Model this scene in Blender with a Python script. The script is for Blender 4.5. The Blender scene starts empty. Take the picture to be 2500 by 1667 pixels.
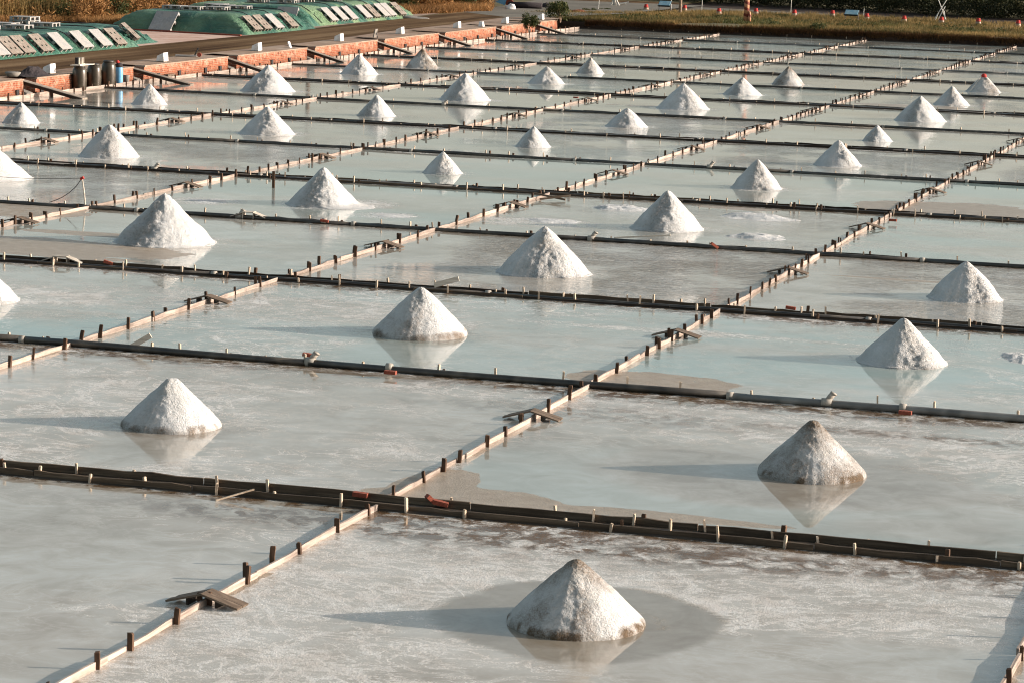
import bpy, math, random
import numpy as np
from mathutils import Matrix, Vector

random.seed(7)
rng = np.random.default_rng(7)
sc = bpy.context.scene
COL = sc.collection
R = math.radians

# ------------------------------------------------------------------ camera
CAMH = 7.5
FPX = 6963.44
PITCH, ROLL, YAW = 0.15303129, 0.02865145, -0.29428599
fw = np.array([math.sin(YAW) * math.cos(PITCH), math.cos(YAW) * math.cos(PITCH), -math.sin(PITCH)])
rt0 = np.array([math.cos(YAW), -math.sin(YAW), 0.0])
up0 = np.cross(rt0, fw)
rt = rt0 * math.cos(ROLL) + up0 * math.sin(ROLL)
up = -rt0 * math.sin(ROLL) + up0 * math.cos(ROLL)
cam = bpy.data.cameras.new("camera")
cam.sensor_width = 36.0
cam.lens = FPX * 36.0 / 2500.0
cam.clip_start = 0.5
cam.clip_end = 3000
camo = bpy.data.objects.new("camera", cam)
camo.matrix_world = Matrix(((rt[0], up[0], -fw[0], 0), (rt[1], up[1], -fw[1], 0), (rt[2], up[2], -fw[2], CAMH), (0, 0, 0, 1)))
COL.objects.link(camo)
sc.camera = camo

# ------------------------------------------------------------------ light
SUN_EL, SUN_AZ = 14.6, 73.7          # azimuth clockwise from +Y
w = bpy.data.worlds.new("World")
sc.world = w
w.use_nodes = True
wt = w.node_tree
sky = wt.nodes.new('ShaderNodeTexSky')
sky.sky_type = 'NISHITA'
sky.sun_disc = False
sky.sun_elevation = R(SUN_EL)
sky.sun_rotation = R(SUN_AZ)
sky.altitude = 0
sky.air_density = 1.0
sky.dust_density = 3.5
sky.ozone_density = 1.0
hsv = wt.nodes.new('ShaderNodeHueSaturation')        # thin high haze: a paler, greyer blue
hsv.inputs['Saturation'].default_value = 0.72
hsv.inputs['Hue'].default_value = 0.475
wt.links.new(sky.outputs[0], hsv.inputs['Color'])
# pale haze layer low over the horizon, the same all round
tcw = wt.nodes.new('ShaderNodeTexCoord'); sxw = wt.nodes.new('ShaderNodeSeparateXYZ'); wt.links.new(tcw.outputs['Generated'], sxw.inputs[0])
hz_ = wt.nodes.new('ShaderNodeMapRange'); hz_.interpolation_type = 'SMOOTHSTEP'
hz_.inputs['From Min'].default_value = 0.0; hz_.inputs['From Max'].default_value = 0.22
hz_.inputs['To Min'].default_value = 1.40; hz_.inputs['To Max'].default_value = 1.0
wt.links.new(sxw.outputs[2], hz_.inputs['Value'])
vm_ = wt.nodes.new('ShaderNodeVectorMath'); vm_.operation = 'SCALE'
wt.links.new(hsv.outputs[0], vm_.inputs[0]); wt.links.new(hz_.outputs[0], vm_.inputs['Scale'])
wt.links.new(vm_.outputs[0], wt.nodes['Background'].inputs[0])
wt.nodes['Background'].inputs[1].default_value = 0.135
sun = bpy.data.lights.new("sun", 'SUN')
sun.energy = 5.0
sun.angle = R(0.5)
sun.color = (1.0, 0.91, 0.81)
suno = bpy.data.objects.new("sun", sun)
sd = Vector((math.sin(R(SUN_AZ)) * math.cos(R(SUN_EL)), math.cos(R(SUN_AZ)) * math.cos(R(SUN_EL)), math.sin(R(SUN_EL))))
suno.rotation_euler = sd.to_track_quat('Z', 'Y').to_euler()
suno.location = (40, 60, 60)
COL.objects.link(suno)
sc.view_settings.view_transform = 'Standard'
sc.view_settings.look = 'None'
sc.view_settings.gamma = 1
sc.view_settings.use_curve_mapping = False
sc.view_settings.exposure = 0.54
sc.cycles.filter_width = 1.1

# ------------------------------------------------------------------ survey helper (photo pixel -> point of a level surface)
def spot(px, py, z=0.0):
    d = fw + rt * (px - 1250) / FPX - up * (py - 833.5) / FPX
    t = (z - CAMH) / d[2]
    return np.array([d[0] * t, d[1] * t, z])
S = 2500 / 2352.0
def spo(px, py, z=0.0):
    return spot(px * S, py * S, z)

# ------------------------------------------------------------------ numpy noise
def _h(i, j, k, s):
    n = (i * 73856093) ^ (j * 19349663) ^ (k * 83492791) ^ (s * 2654435761 & 0x7fffffff)
    n = (n ^ (n >> 13)) * 1274126177
    n = n & 0x7fffffff
    n = (n ^ (n >> 15)) & 0xffff
    return n / 65535.0
def vn(x, y, z=0.0, s=0):
    x = np.asarray(x, float); y = np.asarray(y, float); z = np.asarray(z, float) + np.zeros_like(x)
    i, j, k = np.floor(x).astype(np.int64), np.floor(y).astype(np.int64), np.floor(z).astype(np.int64)
    fx, fy, fz = x - i, y - j, z - k
    fx, fy, fz = [q * q * (3 - 2 * q) for q in (fx, fy, fz)]
    r = 0
    for a in (0, 1):
        for b in (0, 1):
            for c in (0, 1):
                r = r + _h(i + a, j + b, k + c, s) * (fx if a else 1 - fx) * (fy if b else 1 - fy) * (fz if c else 1 - fz)
    return r
def fbm(x, y, z=0.0, s=0, o=4):
    r, a, f = 0, 0.5, 1.0
    for q in range(o):
        r = r + a * vn(np.asarray(x) * f, np.asarray(y) * f, np.asarray(z) * f, s + q)
        a *= 0.5; f *= 2.03
    return r / (1 - 0.5 ** o)
def sstep(a, b, x):
    t = np.clip((np.asarray(x, float) - a) / (b - a), 0, 1)
    return t * t * (3 - 2 * t)

# ------------------------------------------------------------------ mesh helpers
class MB:
    def __init__(s):
        s.v = []; s.f = []; s.n = 0
    def add(s, V, F):
        V = np.asarray(V, float)
        s.v.append(V); s.f += [tuple(int(i) + s.n for i in f) for f in F]; s.n += len(V)
        return s
    def box(s, c, d, rz=0.0, tilt=0.0, taper=1.0, ax='y'):
        x, y, z = d[0] / 2, d[1] / 2, d[2] / 2
        V = np.array([[-x, -y, -z], [x, -y, -z], [x, y, -z], [-x, y, -z], [-x * taper, -y * taper, z], [x * taper, -y * taper, z], [x * taper, y * taper, z], [-x * taper, y * taper, z]])
        if tilt:
            M = Matrix.Rotation(tilt, 3, 'Y' if ax == 'y' else 'X')
            V = V @ np.array(M).T
        if rz:
            M = Matrix.Rotation(rz, 3, 'Z')
            V = V @ np.array(M).T
        return s.add(V + np.array(c), [(0, 3, 2, 1), (4, 5, 6, 7), (0, 1, 5, 4), (1, 2, 6, 5), (2, 3, 7, 6), (3, 0, 4, 7)])
    def tube(s, pts, r, n=8, cap=True):
        pts = [np.array(p, float) for p in pts]
        rs = r if hasattr(r, '__len__') else [r] * len(pts)
        V = []
        for i, p in enumerate(pts):
            t = pts[min(i + 1, len(pts) - 1)] - pts[max(i - 1, 0)]
            t = t / (np.linalg.norm(t) + 1e-9)
            a = np.array([0, 0, 1.0]) if abs(t[2]) < 0.9 else np.array([1.0, 0, 0])
            u = np.cross(t, a); u /= np.linalg.norm(u); q = np.cross(t, u)
            for k in range(n):
                an = 2 * math.pi * k / n
                V.append(p + rs[i] * (math.cos(an) * u + math.sin(an) * q))
        F = []
        for i in range(len(pts) - 1):
            for k in range(n):
                F.append((i * n + k, (i + 1) * n + k, (i + 1) * n + (k + 1) % n, i * n + (k + 1) % n))
        if cap:
            F.append(tuple(range(n))); F.append(tuple(reversed(range((len(pts) - 1) * n, len(pts) * n))))
        return s.add(V, F)
    def lathe(s, prof, n=24, c=(0, 0, 0)):
        V = []
        for (r, z) in prof:
            for k in range(n):
                a = 2 * math.pi * k / n
                V.append((c[0] + r * math.cos(a), c[1] + r * math.sin(a), c[2] + z))
        F = []
        for i in range(len(prof) - 1):
            for k in range(n):
                F.append((i * n + k, i * n + (k + 1) % n, (i + 1) * n + (k + 1) % n, (i + 1) * n + k))
        F.append(tuple(reversed(range(n)))); F.append(tuple(range((len(prof) - 1) * n, len(prof) * n)))
        return s.add(V, F)
    def mesh(s, name, mat, smooth=False):
        me = bpy.data.meshes.new(name)
        me.from_pydata(np.concatenate(s.v).tolist() if s.v else [], [], s.f)
        if mat: me.materials.append(mat)
        if smooth: me.polygons.foreach_set('use_smooth', [True] * len(me.polygons))
        me.update()
        return me

def link(name, me, parent=None, loc=(0, 0, 0), rz=0.0):
    o = bpy.data.objects.new(name, me)
    COL.objects.link(o)
    o.location = loc
    if rz: o.rotation_euler = (0, 0, rz)
    if parent: o.parent = parent
    return o
def part(name, mb, mat, parent, smooth=False):
    return link(name, mb.mesh(name, mat, smooth), parent)
def tag(o, label=None, cat=None, group=None, kind=None):
    if label: o['label'] = label
    if cat: o['category'] = cat
    if group: o['group'] = group
    if kind: o['kind'] = kind
    return o
def thing(name, label, cat, loc=(0, 0, 0), rz=0.0, group=None):
    o = link(name, None, None, loc, rz)
    o.empty_display_size = 0.2
    return tag(o, label, cat, group)
def struct(name, me, loc=(0, 0, 0)):
    return tag(link(name, me, None, loc), kind='structure')
def dup(root, loc, rz=0.0, label=None, group=None):
    r = root.copy(); COL.objects.link(r); r.location = loc; r.rotation_euler = (0, 0, rz)
    if label: r['label'] = label
    if group: r['group'] = group
    for ch in root.children:
        c = ch.copy(); COL.objects.link(c); c.parent = r
        for g in ch.children:
            d = g.copy(); COL.objects.link(d); d.parent = c
    return r
def tris_mesh(name, V, mat, nper=3, attrs=None):
    """V: (N*nper,3) loose faces"""
    n = len(V) // nper
    me = bpy.data.meshes.new(name)
    me.vertices.add(len(V)); me.vertices.foreach_set('co', V.astype(np.float32).ravel())
    me.loops.add(len(V)); me.loops.foreach_set('vertex_index', np.arange(len(V), dtype=np.int32))
    me.polygons.add(n)
    me.polygons.foreach_set('loop_start', (np.arange(n) * nper).astype(np.int32))
    me.materials.append(mat)
    me.update(calc_edges=True)
    if attrs is not None:
        a = me.attributes.new('tone', 'FLOAT', 'POINT'); a.data.foreach_set('value', np.repeat(attrs, nper).astype(np.float32))
    return me
def grid_mesh(name, X, Y, Z, mat, attrs=None, smooth=True):
    ny, nx = X.shape
    V = np.stack([X, Y, Z], -1).reshape(-1, 3).astype(np.float32)
    i = np.arange(ny - 1)[:, None] * nx + np.arange(nx - 1)[None]
    F = np.stack([i, i + 1, i + nx + 1, i + nx], -1).reshape(-1, 4).astype(np.int32)
    me = bpy.data.meshes.new(name)
    me.vertices.add(len(V)); me.vertices.foreach_set('co', V.ravel())
    me.loops.add(F.size); me.loops.foreach_set('vertex_index', F.ravel())
    me.polygons.add(len(F)); me.polygons.foreach_set('loop_start', (np.arange(len(F)) * 4).astype(np.int32))
    me.materials.append(mat)
    me.update(calc_edges=True)
    if smooth: me.polygons.foreach_set('use_smooth', [True] * len(F))
    for k, a in (attrs or {}).items():
        at = me.attributes.new(k, 'FLOAT', 'POINT'); at.data.foreach_set('value', np.asarray(a, np.float32).ravel())
    return me

# ------------------------------------------------------------------ materials
class NT:
    def __init__(s, name):
        s.m = bpy.data.materials.new(name); s.m.use_nodes = True
        s.t = s.m.node_tree; s.b = s.t.nodes['Principled BSDF']
    def n(s, typ, **kw):
        nd = s.t.nodes.new('ShaderNode' + typ)
        for k, v in kw.items():
            if k[:2] == 'i_':
                nd.inputs[int(k[2:]) if k[2:].isdigit() else k[2:].replace('_', ' ')].default_value = v
            else: setattr(nd, k, v)
        return nd
    def l(s, a, b): s.t.links.new(a, b)
    def pos(s, scale=(1, 1, 1), obj=False):
        if obj: c = s.n('TexCoord').outputs['Object']
        else: c = s.n('NewGeometry').outputs['Position']
        mp = s.n('Mapping'); mp.inputs['Scale'].default_value = scale
        s.l(c, mp.inputs[0]); return mp.outputs[0]
    def noise(s, vec, scale, detail=4, rough=0.55, dist=0.0):
        nd = s.n('TexNoise'); nd.inputs['Scale'].default_value = scale; nd.inputs['Detail'].default_value = detail
        nd.inputs['Roughness'].default_value = rough; nd.inputs['Distortion'].default_value = dist
        s.l(vec, nd.inputs['Vector']); return nd.outputs['Fac']
    def ramp(s, fac, stops):
        nd = s.n('ValToRGB'); e = nd.color_ramp.elements
        while len(e) < len(stops): e.new(0.5)
        for q, (p, c) in zip(e, stops):
            q.position = p; q.color = (*c, 1) if hasattr(c, '__len__') else (c, c, c, 1)
        s.l(fac, nd.inputs[0]); return nd.outputs[0]
    def math(s, op, a, b=None, clamp=False):
        nd = s.n('Math', operation=op); nd.use_clamp = clamp
        for i, q in enumerate((a, b)):
            if q is None: continue
            if isinstance(q, (int, float)): nd.inputs[i].default_value = q
            else: s.l(q, nd.inputs[i])
        return nd.outputs[0]
    def mix(s, fac, a, b, mode='MIX'):
        nd = s.n('Mix', data_type='RGBA', blend_type=mode)
        for sock, q in ((nd.inputs[0], fac), (nd.inputs[6], a), (nd.inputs[7], b)):
            if isinstance(q, (int, float)): sock.default_value = q
            elif isinstance(q, tuple): sock.default_value = (*q, 1)
            else: s.l(q, sock)
        return nd.outputs[2]
    def attr(s, name):
        nd = s.n('Attribute'); nd.attribute_name = name; return nd.outputs['Fac']
    def bump(s, h, strength=0.3, dist=0.02, normal=None):
        nd = s.n('Bump'); nd.inputs['Strength'].default_value = strength; nd.inputs['Distance'].default_value = dist
        s.l(h, nd.inputs['Height'])
        if normal is not None: s.l(normal, nd.inputs['Normal'])
        return nd.outputs[0]
    def out(s, col=None, rough=None, bump=None, spec=None):
        if col is not None:
            if isinstance(col, tuple): s.b.inputs['Base Color'].default_value = (*col, 1)
            else: s.l(col, s.b.inputs['Base Color'])
        if rough is not None:
            if isinstance(rough, (int, float)): s.b.inputs['Roughness'].default_value = rough
            else: s.l(rough, s.b.inputs['Roughness'])
        if bump is not None: s.l(bump, s.b.inputs['Normal'])
        if spec is not None: s.b.inputs['Specular IOR Level'].default_value = spec
        return s.m

def simple(name, c1, c2, scale=6, rough=0.7, bump=0.2, bdist=0.01, detail=5, sc3=(1, 1, 1), obj=True, spec=0.4, spots=None):
    t = NT(name)
    v = t.pos(sc3, obj)
    n = t.noise(v, scale, detail, 0.6)
    col = t.ramp(n, [(0.3, c1), (0.7, c2)])
    if spots:
        n2 = t.noise(v, scale * 0.35, 3, 0.7)
        col = t.mix(t.ramp(n2, [(0.5, 0.0), (0.62, 1.0)]), col, spots)
    return t.out(col, rough, t.bump(t.noise(v, scale * 3, 5, 0.65), bump, bdist), spec)

def wood(name, c1, c2, c3, rough=0.75, axis=0):
    t = NT(name)
    s3 = [22, 22, 22]; s3[axis] = 0.9
    v = t.pos(tuple(s3), True)
    oi = t.n('ObjectInfo').outputs['Random']
    ad = t.n('VectorMath', operation='ADD'); t.l(v, ad.inputs[0])
    cx = t.n('CombineXYZ'); t.l(t.math('MULTIPLY', oi, 37.0), cx.inputs[0]); t.l(t.math('MULTIPLY', oi, 91.0), cx.inputs[1]); t.l(cx.outputs[0], ad.inputs[1])
    v = ad.outputs[0]
    g = t.noise(v, 1.0, 5, 0.65)
    col = t.ramp(g, [(0.25, c1), (0.5, c2), (0.78, c3)])
    w = t.pos((1.2, 1.2, 1.2), False)
    st = t.noise(w, 1.6, 4, 0.6)
    col = t.mix(t.math('MULTIPLY', t.ramp(st, [(0.5, 0.0), (0.75, 1.0)]), 0.55), col, tuple(0.5 * q for q in c1))
    hs = t.n('HueSaturation'); t.l(col, hs.inputs['Color']); t.l(t.math('ADD', t.math('MULTIPLY', oi, 0.5), 0.75), hs.inputs['Value'])
    return t.out(hs.outputs[0], rough, t.bump(g, 0.4, 0.006), 0.3)

M = {}
M['plank_pale'] = wood('pale_sunlit_wood', (0.13, 0.092, 0.07), (0.31, 0.25, 0.21), (0.48, 0.415, 0.36), axis=1)  # sunlit look of the column planks is put into this colour
M['plank_dark'] = wood('dark_shaded_wood', (0.012, 0.007, 0.004), (0.030, 0.018, 0.010), (0.085, 0.055, 0.034), rough=0.6)  # shade on the row planks is darkened into the wood colour
M['plank_mid'] = wood('weathered_brown_wood', (0.035, 0.022, 0.014), (0.085, 0.058, 0.036), (0.19, 0.14, 0.095))
M['board'] = wood('footboard_wood', (0.07, 0.048, 0.03), (0.14, 0.10, 0.07), (0.25, 0.19, 0.14))
M['board_pale'] = wood('bleached_board_wood', (0.35, 0.30, 0.24), (0.52, 0.46, 0.38), (0.66, 0.60, 0.52))
M['stake_dark'] = wood('dark_stake_wood', (0.035, 0.018, 0.010), (0.075, 0.040, 0.022), (0.15, 0.085, 0.05), axis=2)
M['stake_pale'] = wood('pale_sunlit_stake_wood', (0.30, 0.22, 0.15), (0.48, 0.38, 0.28), (0.62, 0.52, 0.42), axis=2)  # sunlit faces of the row stakes painted as paler wood
M['ramp'] = wood('ramp_wood', (0.16, 0.125, 0.095), (0.27, 0.22, 0.175), (0.40, 0.34, 0.28))
M['pipe'] = simple('black_plastic_pipe', (0.02, 0.018, 0.015), (0.06, 0.052, 0.042), 3, 0.38, 0.05, spec=0.5, spots=(0.10, 0.085, 0.065))
M['pipe_grey'] = simple('grey_plastic_pipe', (0.11, 0.105, 0.095), (0.19, 0.18, 0.165), 3, 0.4, 0.05, spots=(0.28, 0.26, 0.23))
M['elbow'] = simple('bleached_pipe_fitting', (0.22, 0.19, 0.155), (0.44, 0.40, 0.34), 9, 0.6, 0.1)
M['mud'] = simple('wet_mud', (0.022, 0.016, 0.010), (0.055, 0.040, 0.026), 5, 0.5, 0.6, 0.02, obj=False)
M['brick_red'] = simple('red_brick', (0.16, 0.035, 0.02), (0.30, 0.075, 0.04), 20, 0.85, 0.4)
M['white_paint'] = simple('white_painted_concrete', (0.70, 0.71, 0.71), (0.82, 0.82, 0.81), 5, 0.7, 0.15, spots=(0.62, 0.60, 0.56))
M['concrete'] = simple('grey_concrete', (0.16, 0.145, 0.125), (0.26, 0.24, 0.21), 7, 0.9, 0.4)
M['barrel'] = simple('brown_black_plastic', (0.022, 0.016, 0.009), (0.040, 0.030, 0.017), 4, 0.33, 0.05, spec=0.5, spots=(0.075, 0.062, 0.042))
M['barrel_lid'] = simple('black_lid_plastic', (0.025, 0.02, 0.015), (0.05, 0.04, 0.03), 4, 0.45, 0.05)
M['blue'] = simple('blue_plastic', (0.10, 0.30, 0.50), (0.15, 0.38, 0.58), 4, 0.4, 0.05)
M['net'] = simple('dark_netting', (0.010, 0.010, 0.012), (0.05, 0.035, 0.035), 30, 0.8, 0.9, 0.03)
M['red'] = simple('red_cloth', (0.30, 0.025, 0.02), (0.46, 0.045, 0.035), 14, 0.85, 0.5)
M['black'] = simple('black_metal', (0.012, 0.012, 0.012), (0.03, 0.03, 0.03), 5, 0.5, 0.1)
M['cream'] = simple('cream_glazed_clay', (0.20, 0.13, 0.08), (0.38, 0.29, 0.20), 9, 0.5, 0.1, spots=(0.30, 0.14, 0.07))
M['trunk'] = simple('bark', (0.20, 0.13, 0.085), (0.48, 0.36, 0.26), 7, 0.9, 0.6, 0.02)
M['bamboo'] = simple('white_bamboo', (0.55, 0.52, 0.46), (0.72, 0.70, 0.64), 6, 0.6, 0.1)
M['pole'] = simple('pole_wood', (0.30, 0.21, 0.15), (0.48, 0.36, 0.27), 5, 0.8, 0.2, sc3=(1, 1, 0.1))
M['pallet'] = simple('grey_plastic_pallet', (0.24, 0.235, 0.225), (0.37, 0.36, 0.345), 9, 0.65, 0.15, spots=(0.34, 0.31, 0.28))
M['pallet_old'] = simple('stained_plastic_pallet', (0.15, 0.125, 0.10), (0.29, 0.25, 0.21), 9, 0.75, 0.3, spots=(0.20, 0.16, 0.13))
M['panel_blue'] = simple('printed_panel', (0.16, 0.38, 0.50), (0.50, 0.62, 0.62), 3, 0.35, 0.0)
M['fruit'] = simple('white_sack_cloth', (0.62, 0.62, 0.60), (0.78, 0.78, 0.76), 6, 0.8, 0.5, 0.03)
M['asphalt'] = None

def m_water():
    t = NT('brine_over_pan_floor')
    P = t.pos((1, 1, 1)); Pf = t.pos((1, 1.0, 1))
    crust, dry, rip, tint = (t.attr(a) for a in ('crust', 'dry', 'ripple', 'tint'))
    stain = t.attr('stain')
    big = t.noise(P, 0.22, 4, 0.55, 0.4)
    mid = t.noise(P, 1.3, 5, 0.6, 0.8)
    fine = t.noise(P, 34, 3, 0.7)
    # pan floor as seen through the brine (crushed pottery and silt)
    silt = t.ramp(t.math('ADD', t.math('MULTIPLY', big, 0.5), t.math('MULTIPLY', mid, 0.5)), [(0.36, (0.27, 0.225, 0.17)), (0.5, (0.375, 0.34, 0.285)), (0.64, (0.475, 0.455, 0.41))])
    silt = t.mix(tint, silt, (0.23, 0.36, 0.35))
    # salt crust: thin floating filaments, patches of fine grains
    def ridge(scale, dist, wdt, seedv, st=(1, 1, 1)):
        mp = t.n('Mapping'); mp.inputs['Location'].default_value = seedv; mp.inputs['Scale'].default_value = st; t.l(P, mp.inputs[0])
        nn = t.noise(mp.outputs[0], scale, 6, 0.58, dist)
        return t.ramp(t.math('ABSOLUTE', t.math('SUBTRACT', nn, 0.5)), [(0.0, 1.0), (wdt * .4, 0.55), (wdt, 0.0)])
    gate = t.ramp(t.noise(P, 0.30, 3, 0.5), [(0.42, 0.05), (0.54, 1.0)])
    vein = t.math('MAXIMUM', t.math('MULTIPLY', ridge(0.50, 1.6, .034, (3, 1, 0)), gate), t.math('MULTIPLY', ridge(1.25, 1.2, .045, (9, 4, 2), (1, 1.6, 1)), 0.85))
    patch = t.ramp(t.noise(P, 1.05, 8, 0.70, 1.2), [(0.48, 0.0), (0.57, 1.0)])
    grain = t.ramp(t.noise(P, 16, 6, 0.8), [(0.40, 0.0), (0.60, 1.0)])
    fineg = t.ramp(t.noise(P, 45, 3, 0.8), [(0.35, 0.25), (0.65, 1.0)])
    cf = t.math('ADD', t.math('MULTIPLY', patch, 0.60), t.math('MULTIPLY', t.math('SUBTRACT', crust, 0.55), 1.0), True)
    cf = t.math('MULTIPLY', cf, t.math('ADD', t.math('MULTIPLY', grain, 0.9), 0.15), True)
    cf = t.math('MULTIPLY', cf, t.math('MULTIPLY', crust, 1.6, True), True)
    cf = t.math('ADD', cf, t.math('MULTIPLY', vein, t.math('MULTIPLY', crust, 2.2, True)), True)
    cf = t.math('MULTIPLY', cf, fineg)
    ccol = t.ramp(t.noise(P, 2.2, 4, 0.6), [(0.3, (0.60, 0.55, 0.50)), (0.6, (0.80, 0.79, 0.76))])
    col = t.mix(cf, silt, ccol)
    # brown algae / silt stains
    sf = t.math('MULTIPLY', stain, t.ramp(t.noise(P, 3.0, 7, 0.72, 0.6), [(0.42, 0.0), (0.56, 1.6)]), True)
    col = t.mix(sf, col, (0.12, 0.072, 0.038))
    col = t.mix(t.math('MULTIPLY', t.attr('wet'), 0.85), col, t.ramp(mid, [(0.35, (0.20, 0.165, 0.12)), (0.65, (0.27, 0.24, 0.19))]))
    # bare mud showing above the brine, with a ragged shoreline
    de = t.math('ADD', dry, t.math('MULTIPLY', t.math('SUBTRACT', t.noise(P, 2.2, 6, 0.6), 0.5), 0.55))
    df = t.ramp(de, [(0.49, 0.0), (0.51, 1.0)])
    mud = t.ramp(t.noise(P, 4, 5, 0.6), [(0.3, (0.27, 0.21, 0.15)), (0.7, (0.38, 0.32, 0.25))])
    col = t.mix(df, col, mud)
    spk = t.ramp(fine, [(0.64, 0.0), (0.72, 1.0)])
    col = t.mix(t.math('MULTIPLY', spk, t.math('MULTIPLY', crust, 0.5)), col, (0.75, 0.75, 0.73))
    # gloss
    r = t.math('ADD', t.math('ADD', 0.006, t.math('MULTIPLY', cf, 0.70)), t.math('MULTIPLY', crust, 0.05))
    r = t.math('ADD', r, t.math('MULTIPLY', df, 0.32), True)
    r = t.math('ADD', r, t.math('MULTIPLY', t.noise(P, 0.6, 3, 0.5), 0.014))
    # ripples: wind-worked patches, plus a barely moving film everywhere
    Pr = t.n('Mapping'); Pr.inputs['Scale'].default_value = (1.0, 1.9, 1); Pr.inputs['Rotation'].default_value = (0, 0, 0.5)
    t.l(P, Pr.inputs[0])
    rn = t.noise(Pr.outputs[0], 4.2, 4, 0.6, 0.6)
    rp = t.ramp(t.noise(P, 0.33, 3, 0.6), [(0.40, 0.15), (0.56, 1.0)])
    b1 = t.n('Bump'); b1.inputs['Distance'].default_value = 0.06
    t.l(t.math('MULTIPLY', t.math('MULTIPLY', rip, rp), 1.0, True), b1.inputs['Strength']); t.l(rn, b1.inputs['Height'])
    b0 = t.bump(t.noise(P, 2.5, 2, 0.5), 0.012, 0.01, b1.outputs[0])
    b2 = t.n('Bump'); b2.inputs['Distance'].default_value = 0.022
    t.l(t.math('ADD', t.math('MULTIPLY', cf, 0.8), t.math('MULTIPLY', df, 0.4), True), b2.inputs['Strength'])
    t.l(t.math('ADD', fine, t.noise(P, 12, 5, 0.7)), b2.inputs['Height']); t.l(b0, b2.inputs['Normal'])
    t.b.inputs['IOR'].default_value = 1.50
    return t.out(col, r, b2.outputs[0])
M['water'] = m_water()

def m_salt():
    t = NT('piled_salt')
    v = t.pos((1, 1, 1), True)
    oi = t.n('ObjectInfo').outputs['Random']
    dirt = t.attr('dirt'); base_t = t.attr('grey')
    n1 = t.noise(v, 2.2, 5, 0.6); n2 = t.noise(v, 14, 5, 0.7); n3 = t.noise(v, 55, 3, 0.7)
    col = t.ramp(n1, [(0.3, (0.52, 0.515, 0.49)), (0.7, (0.68, 0.68, 0.67))])
    col = t.mix(t.math('MULTIPLY', t.ramp(n2, [(0.56, 0.0), (0.72, 1.0)]), 0.22), col, (0.50, 0.44, 0.36))
    col = t.mix(t.math('MULTIPLY', base_t, t.math('ADD', 0.45, t.math('MULTIPLY', t.ramp(n2, [(0.40, 0.0), (0.62, 1.0)]), 0.55))), col, (0.24, 0.195, 0.14))
    d = t.math('ADD', dirt, t.math('MULTIPLY', t.math('SUBTRACT', n2, 0.5), 0.7))
    d = t.math('ADD', d, t.math('MULTIPLY', t.math('SUBTRACT', n3, 0.5), 0.9))
    d = t.math('MULTIPLY', t.math('ADD', d, t.math('MULTIPLY', t.math('SUBTRACT', n1, 0.5), 0.5)), t.math('MULTIPLY', dirt, 3.0, True), True)
    col = t.mix(t.ramp(d, [(0.10, 0.0), (0.80, 1.0)]), col, (0.13, 0.09, 0.055))
    cr = t.attr('crumb')
    cl = t.noise(v, 20, 4, 0.75, 0.4)
    col = t.mix(t.math('MULTIPLY', t.ramp(cl, [(0.52, 0.0), (0.64, 1.0)]), t.math('MULTIPLY', cr, 0.75)), col, (0.30, 0.265, 0.22))
    h = t.math('ADD', t.math('MULTIPLY', n2, 0.6), t.math('MULTIPLY', n3, 0.5))
    h = t.math('ADD', h, t.math('MULTIPLY', t.math('MULTIPLY', cl, cr), 3.0))
    return t.out(col, 0.75, t.bump(h, 1.0, 0.045), 0.25)
M['salt'] = m_salt()

def m_ground(name, c1, c2, c3, s1=0.5, s2=6, rough=0.95, b=0.5, speck=None, rot=0):
    t = NT(name)
    P = t.pos((1, 1, 1))
    a = t.noise(P, s1, 5, 0.6); f = t.noise(P, s2, 6, 0.7)
    col = t.ramp(t.math('ADD', t.math('MULTIPLY', a, 0.55), t.math('MULTIPLY', f, 0.45)), [(0.33, c1), (0.5, c2), (0.66, c3)])
    if speck: col = t.mix(t.ramp(t.noise(P, 22, 2, 0.6), [(0.62, 0.0), (0.70, 1.0)]), col, speck)
    return t.out(col, rough, t.bump(f, b, 0.03), 0.2)
M['ground'] = m_ground('bare_earth', (0.07, 0.05, 0.03), (0.12, 0.09, 0.055), (0.19, 0.15, 0.10))
M['grassground'] = m_ground('grassy_earth', (0.05, 0.05, 0.02), (0.11, 0.095, 0.045), (0.20, 0.15, 0.075), 0.35, 3)
M['path'] = m_ground('grey_path', (0.10, 0.09, 0.07), (0.145, 0.13, 0.105), (0.20, 0.18, 0.145), 0.4, 5)
M['court'] = m_ground('pink_tile_court', (0.36, 0.20, 0.14), (0.50, 0.34, 0.27), (0.60, 0.47, 0.40), 0.5, 2.5)
M['prom'] = m_ground('promenade_paving', (0.19, 0.115, 0.075), (0.28, 0.195, 0.14), (0.38, 0.30, 0.235), 0.5, 3)
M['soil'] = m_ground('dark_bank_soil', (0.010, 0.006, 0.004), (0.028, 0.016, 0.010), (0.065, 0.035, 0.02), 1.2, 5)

def m_road():
    t = NT('worn_asphalt')
    P = t.pos((1, 1, 1)); Q = t.pos((1.0, 0.05, 1))
    tr = t.noise(Q, 1.1, 5, 0.6)
    f = t.noise(P, 14, 5, 0.75)
    col = t.ramp(t.math('ADD', t.math('MULTIPLY', tr, 0.7), t.math('MULTIPLY', f, 0.3)), [(0.36, (0.040, 0.020, 0.009)), (0.50, (0.115, 0.068, 0.034)), (0.64, (0.21, 0.14, 0.078))])
    return t.out(col, 0.95, t.bump(f, 0.8, 0.02), 0.05)
M['road'] = m_road()

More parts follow.
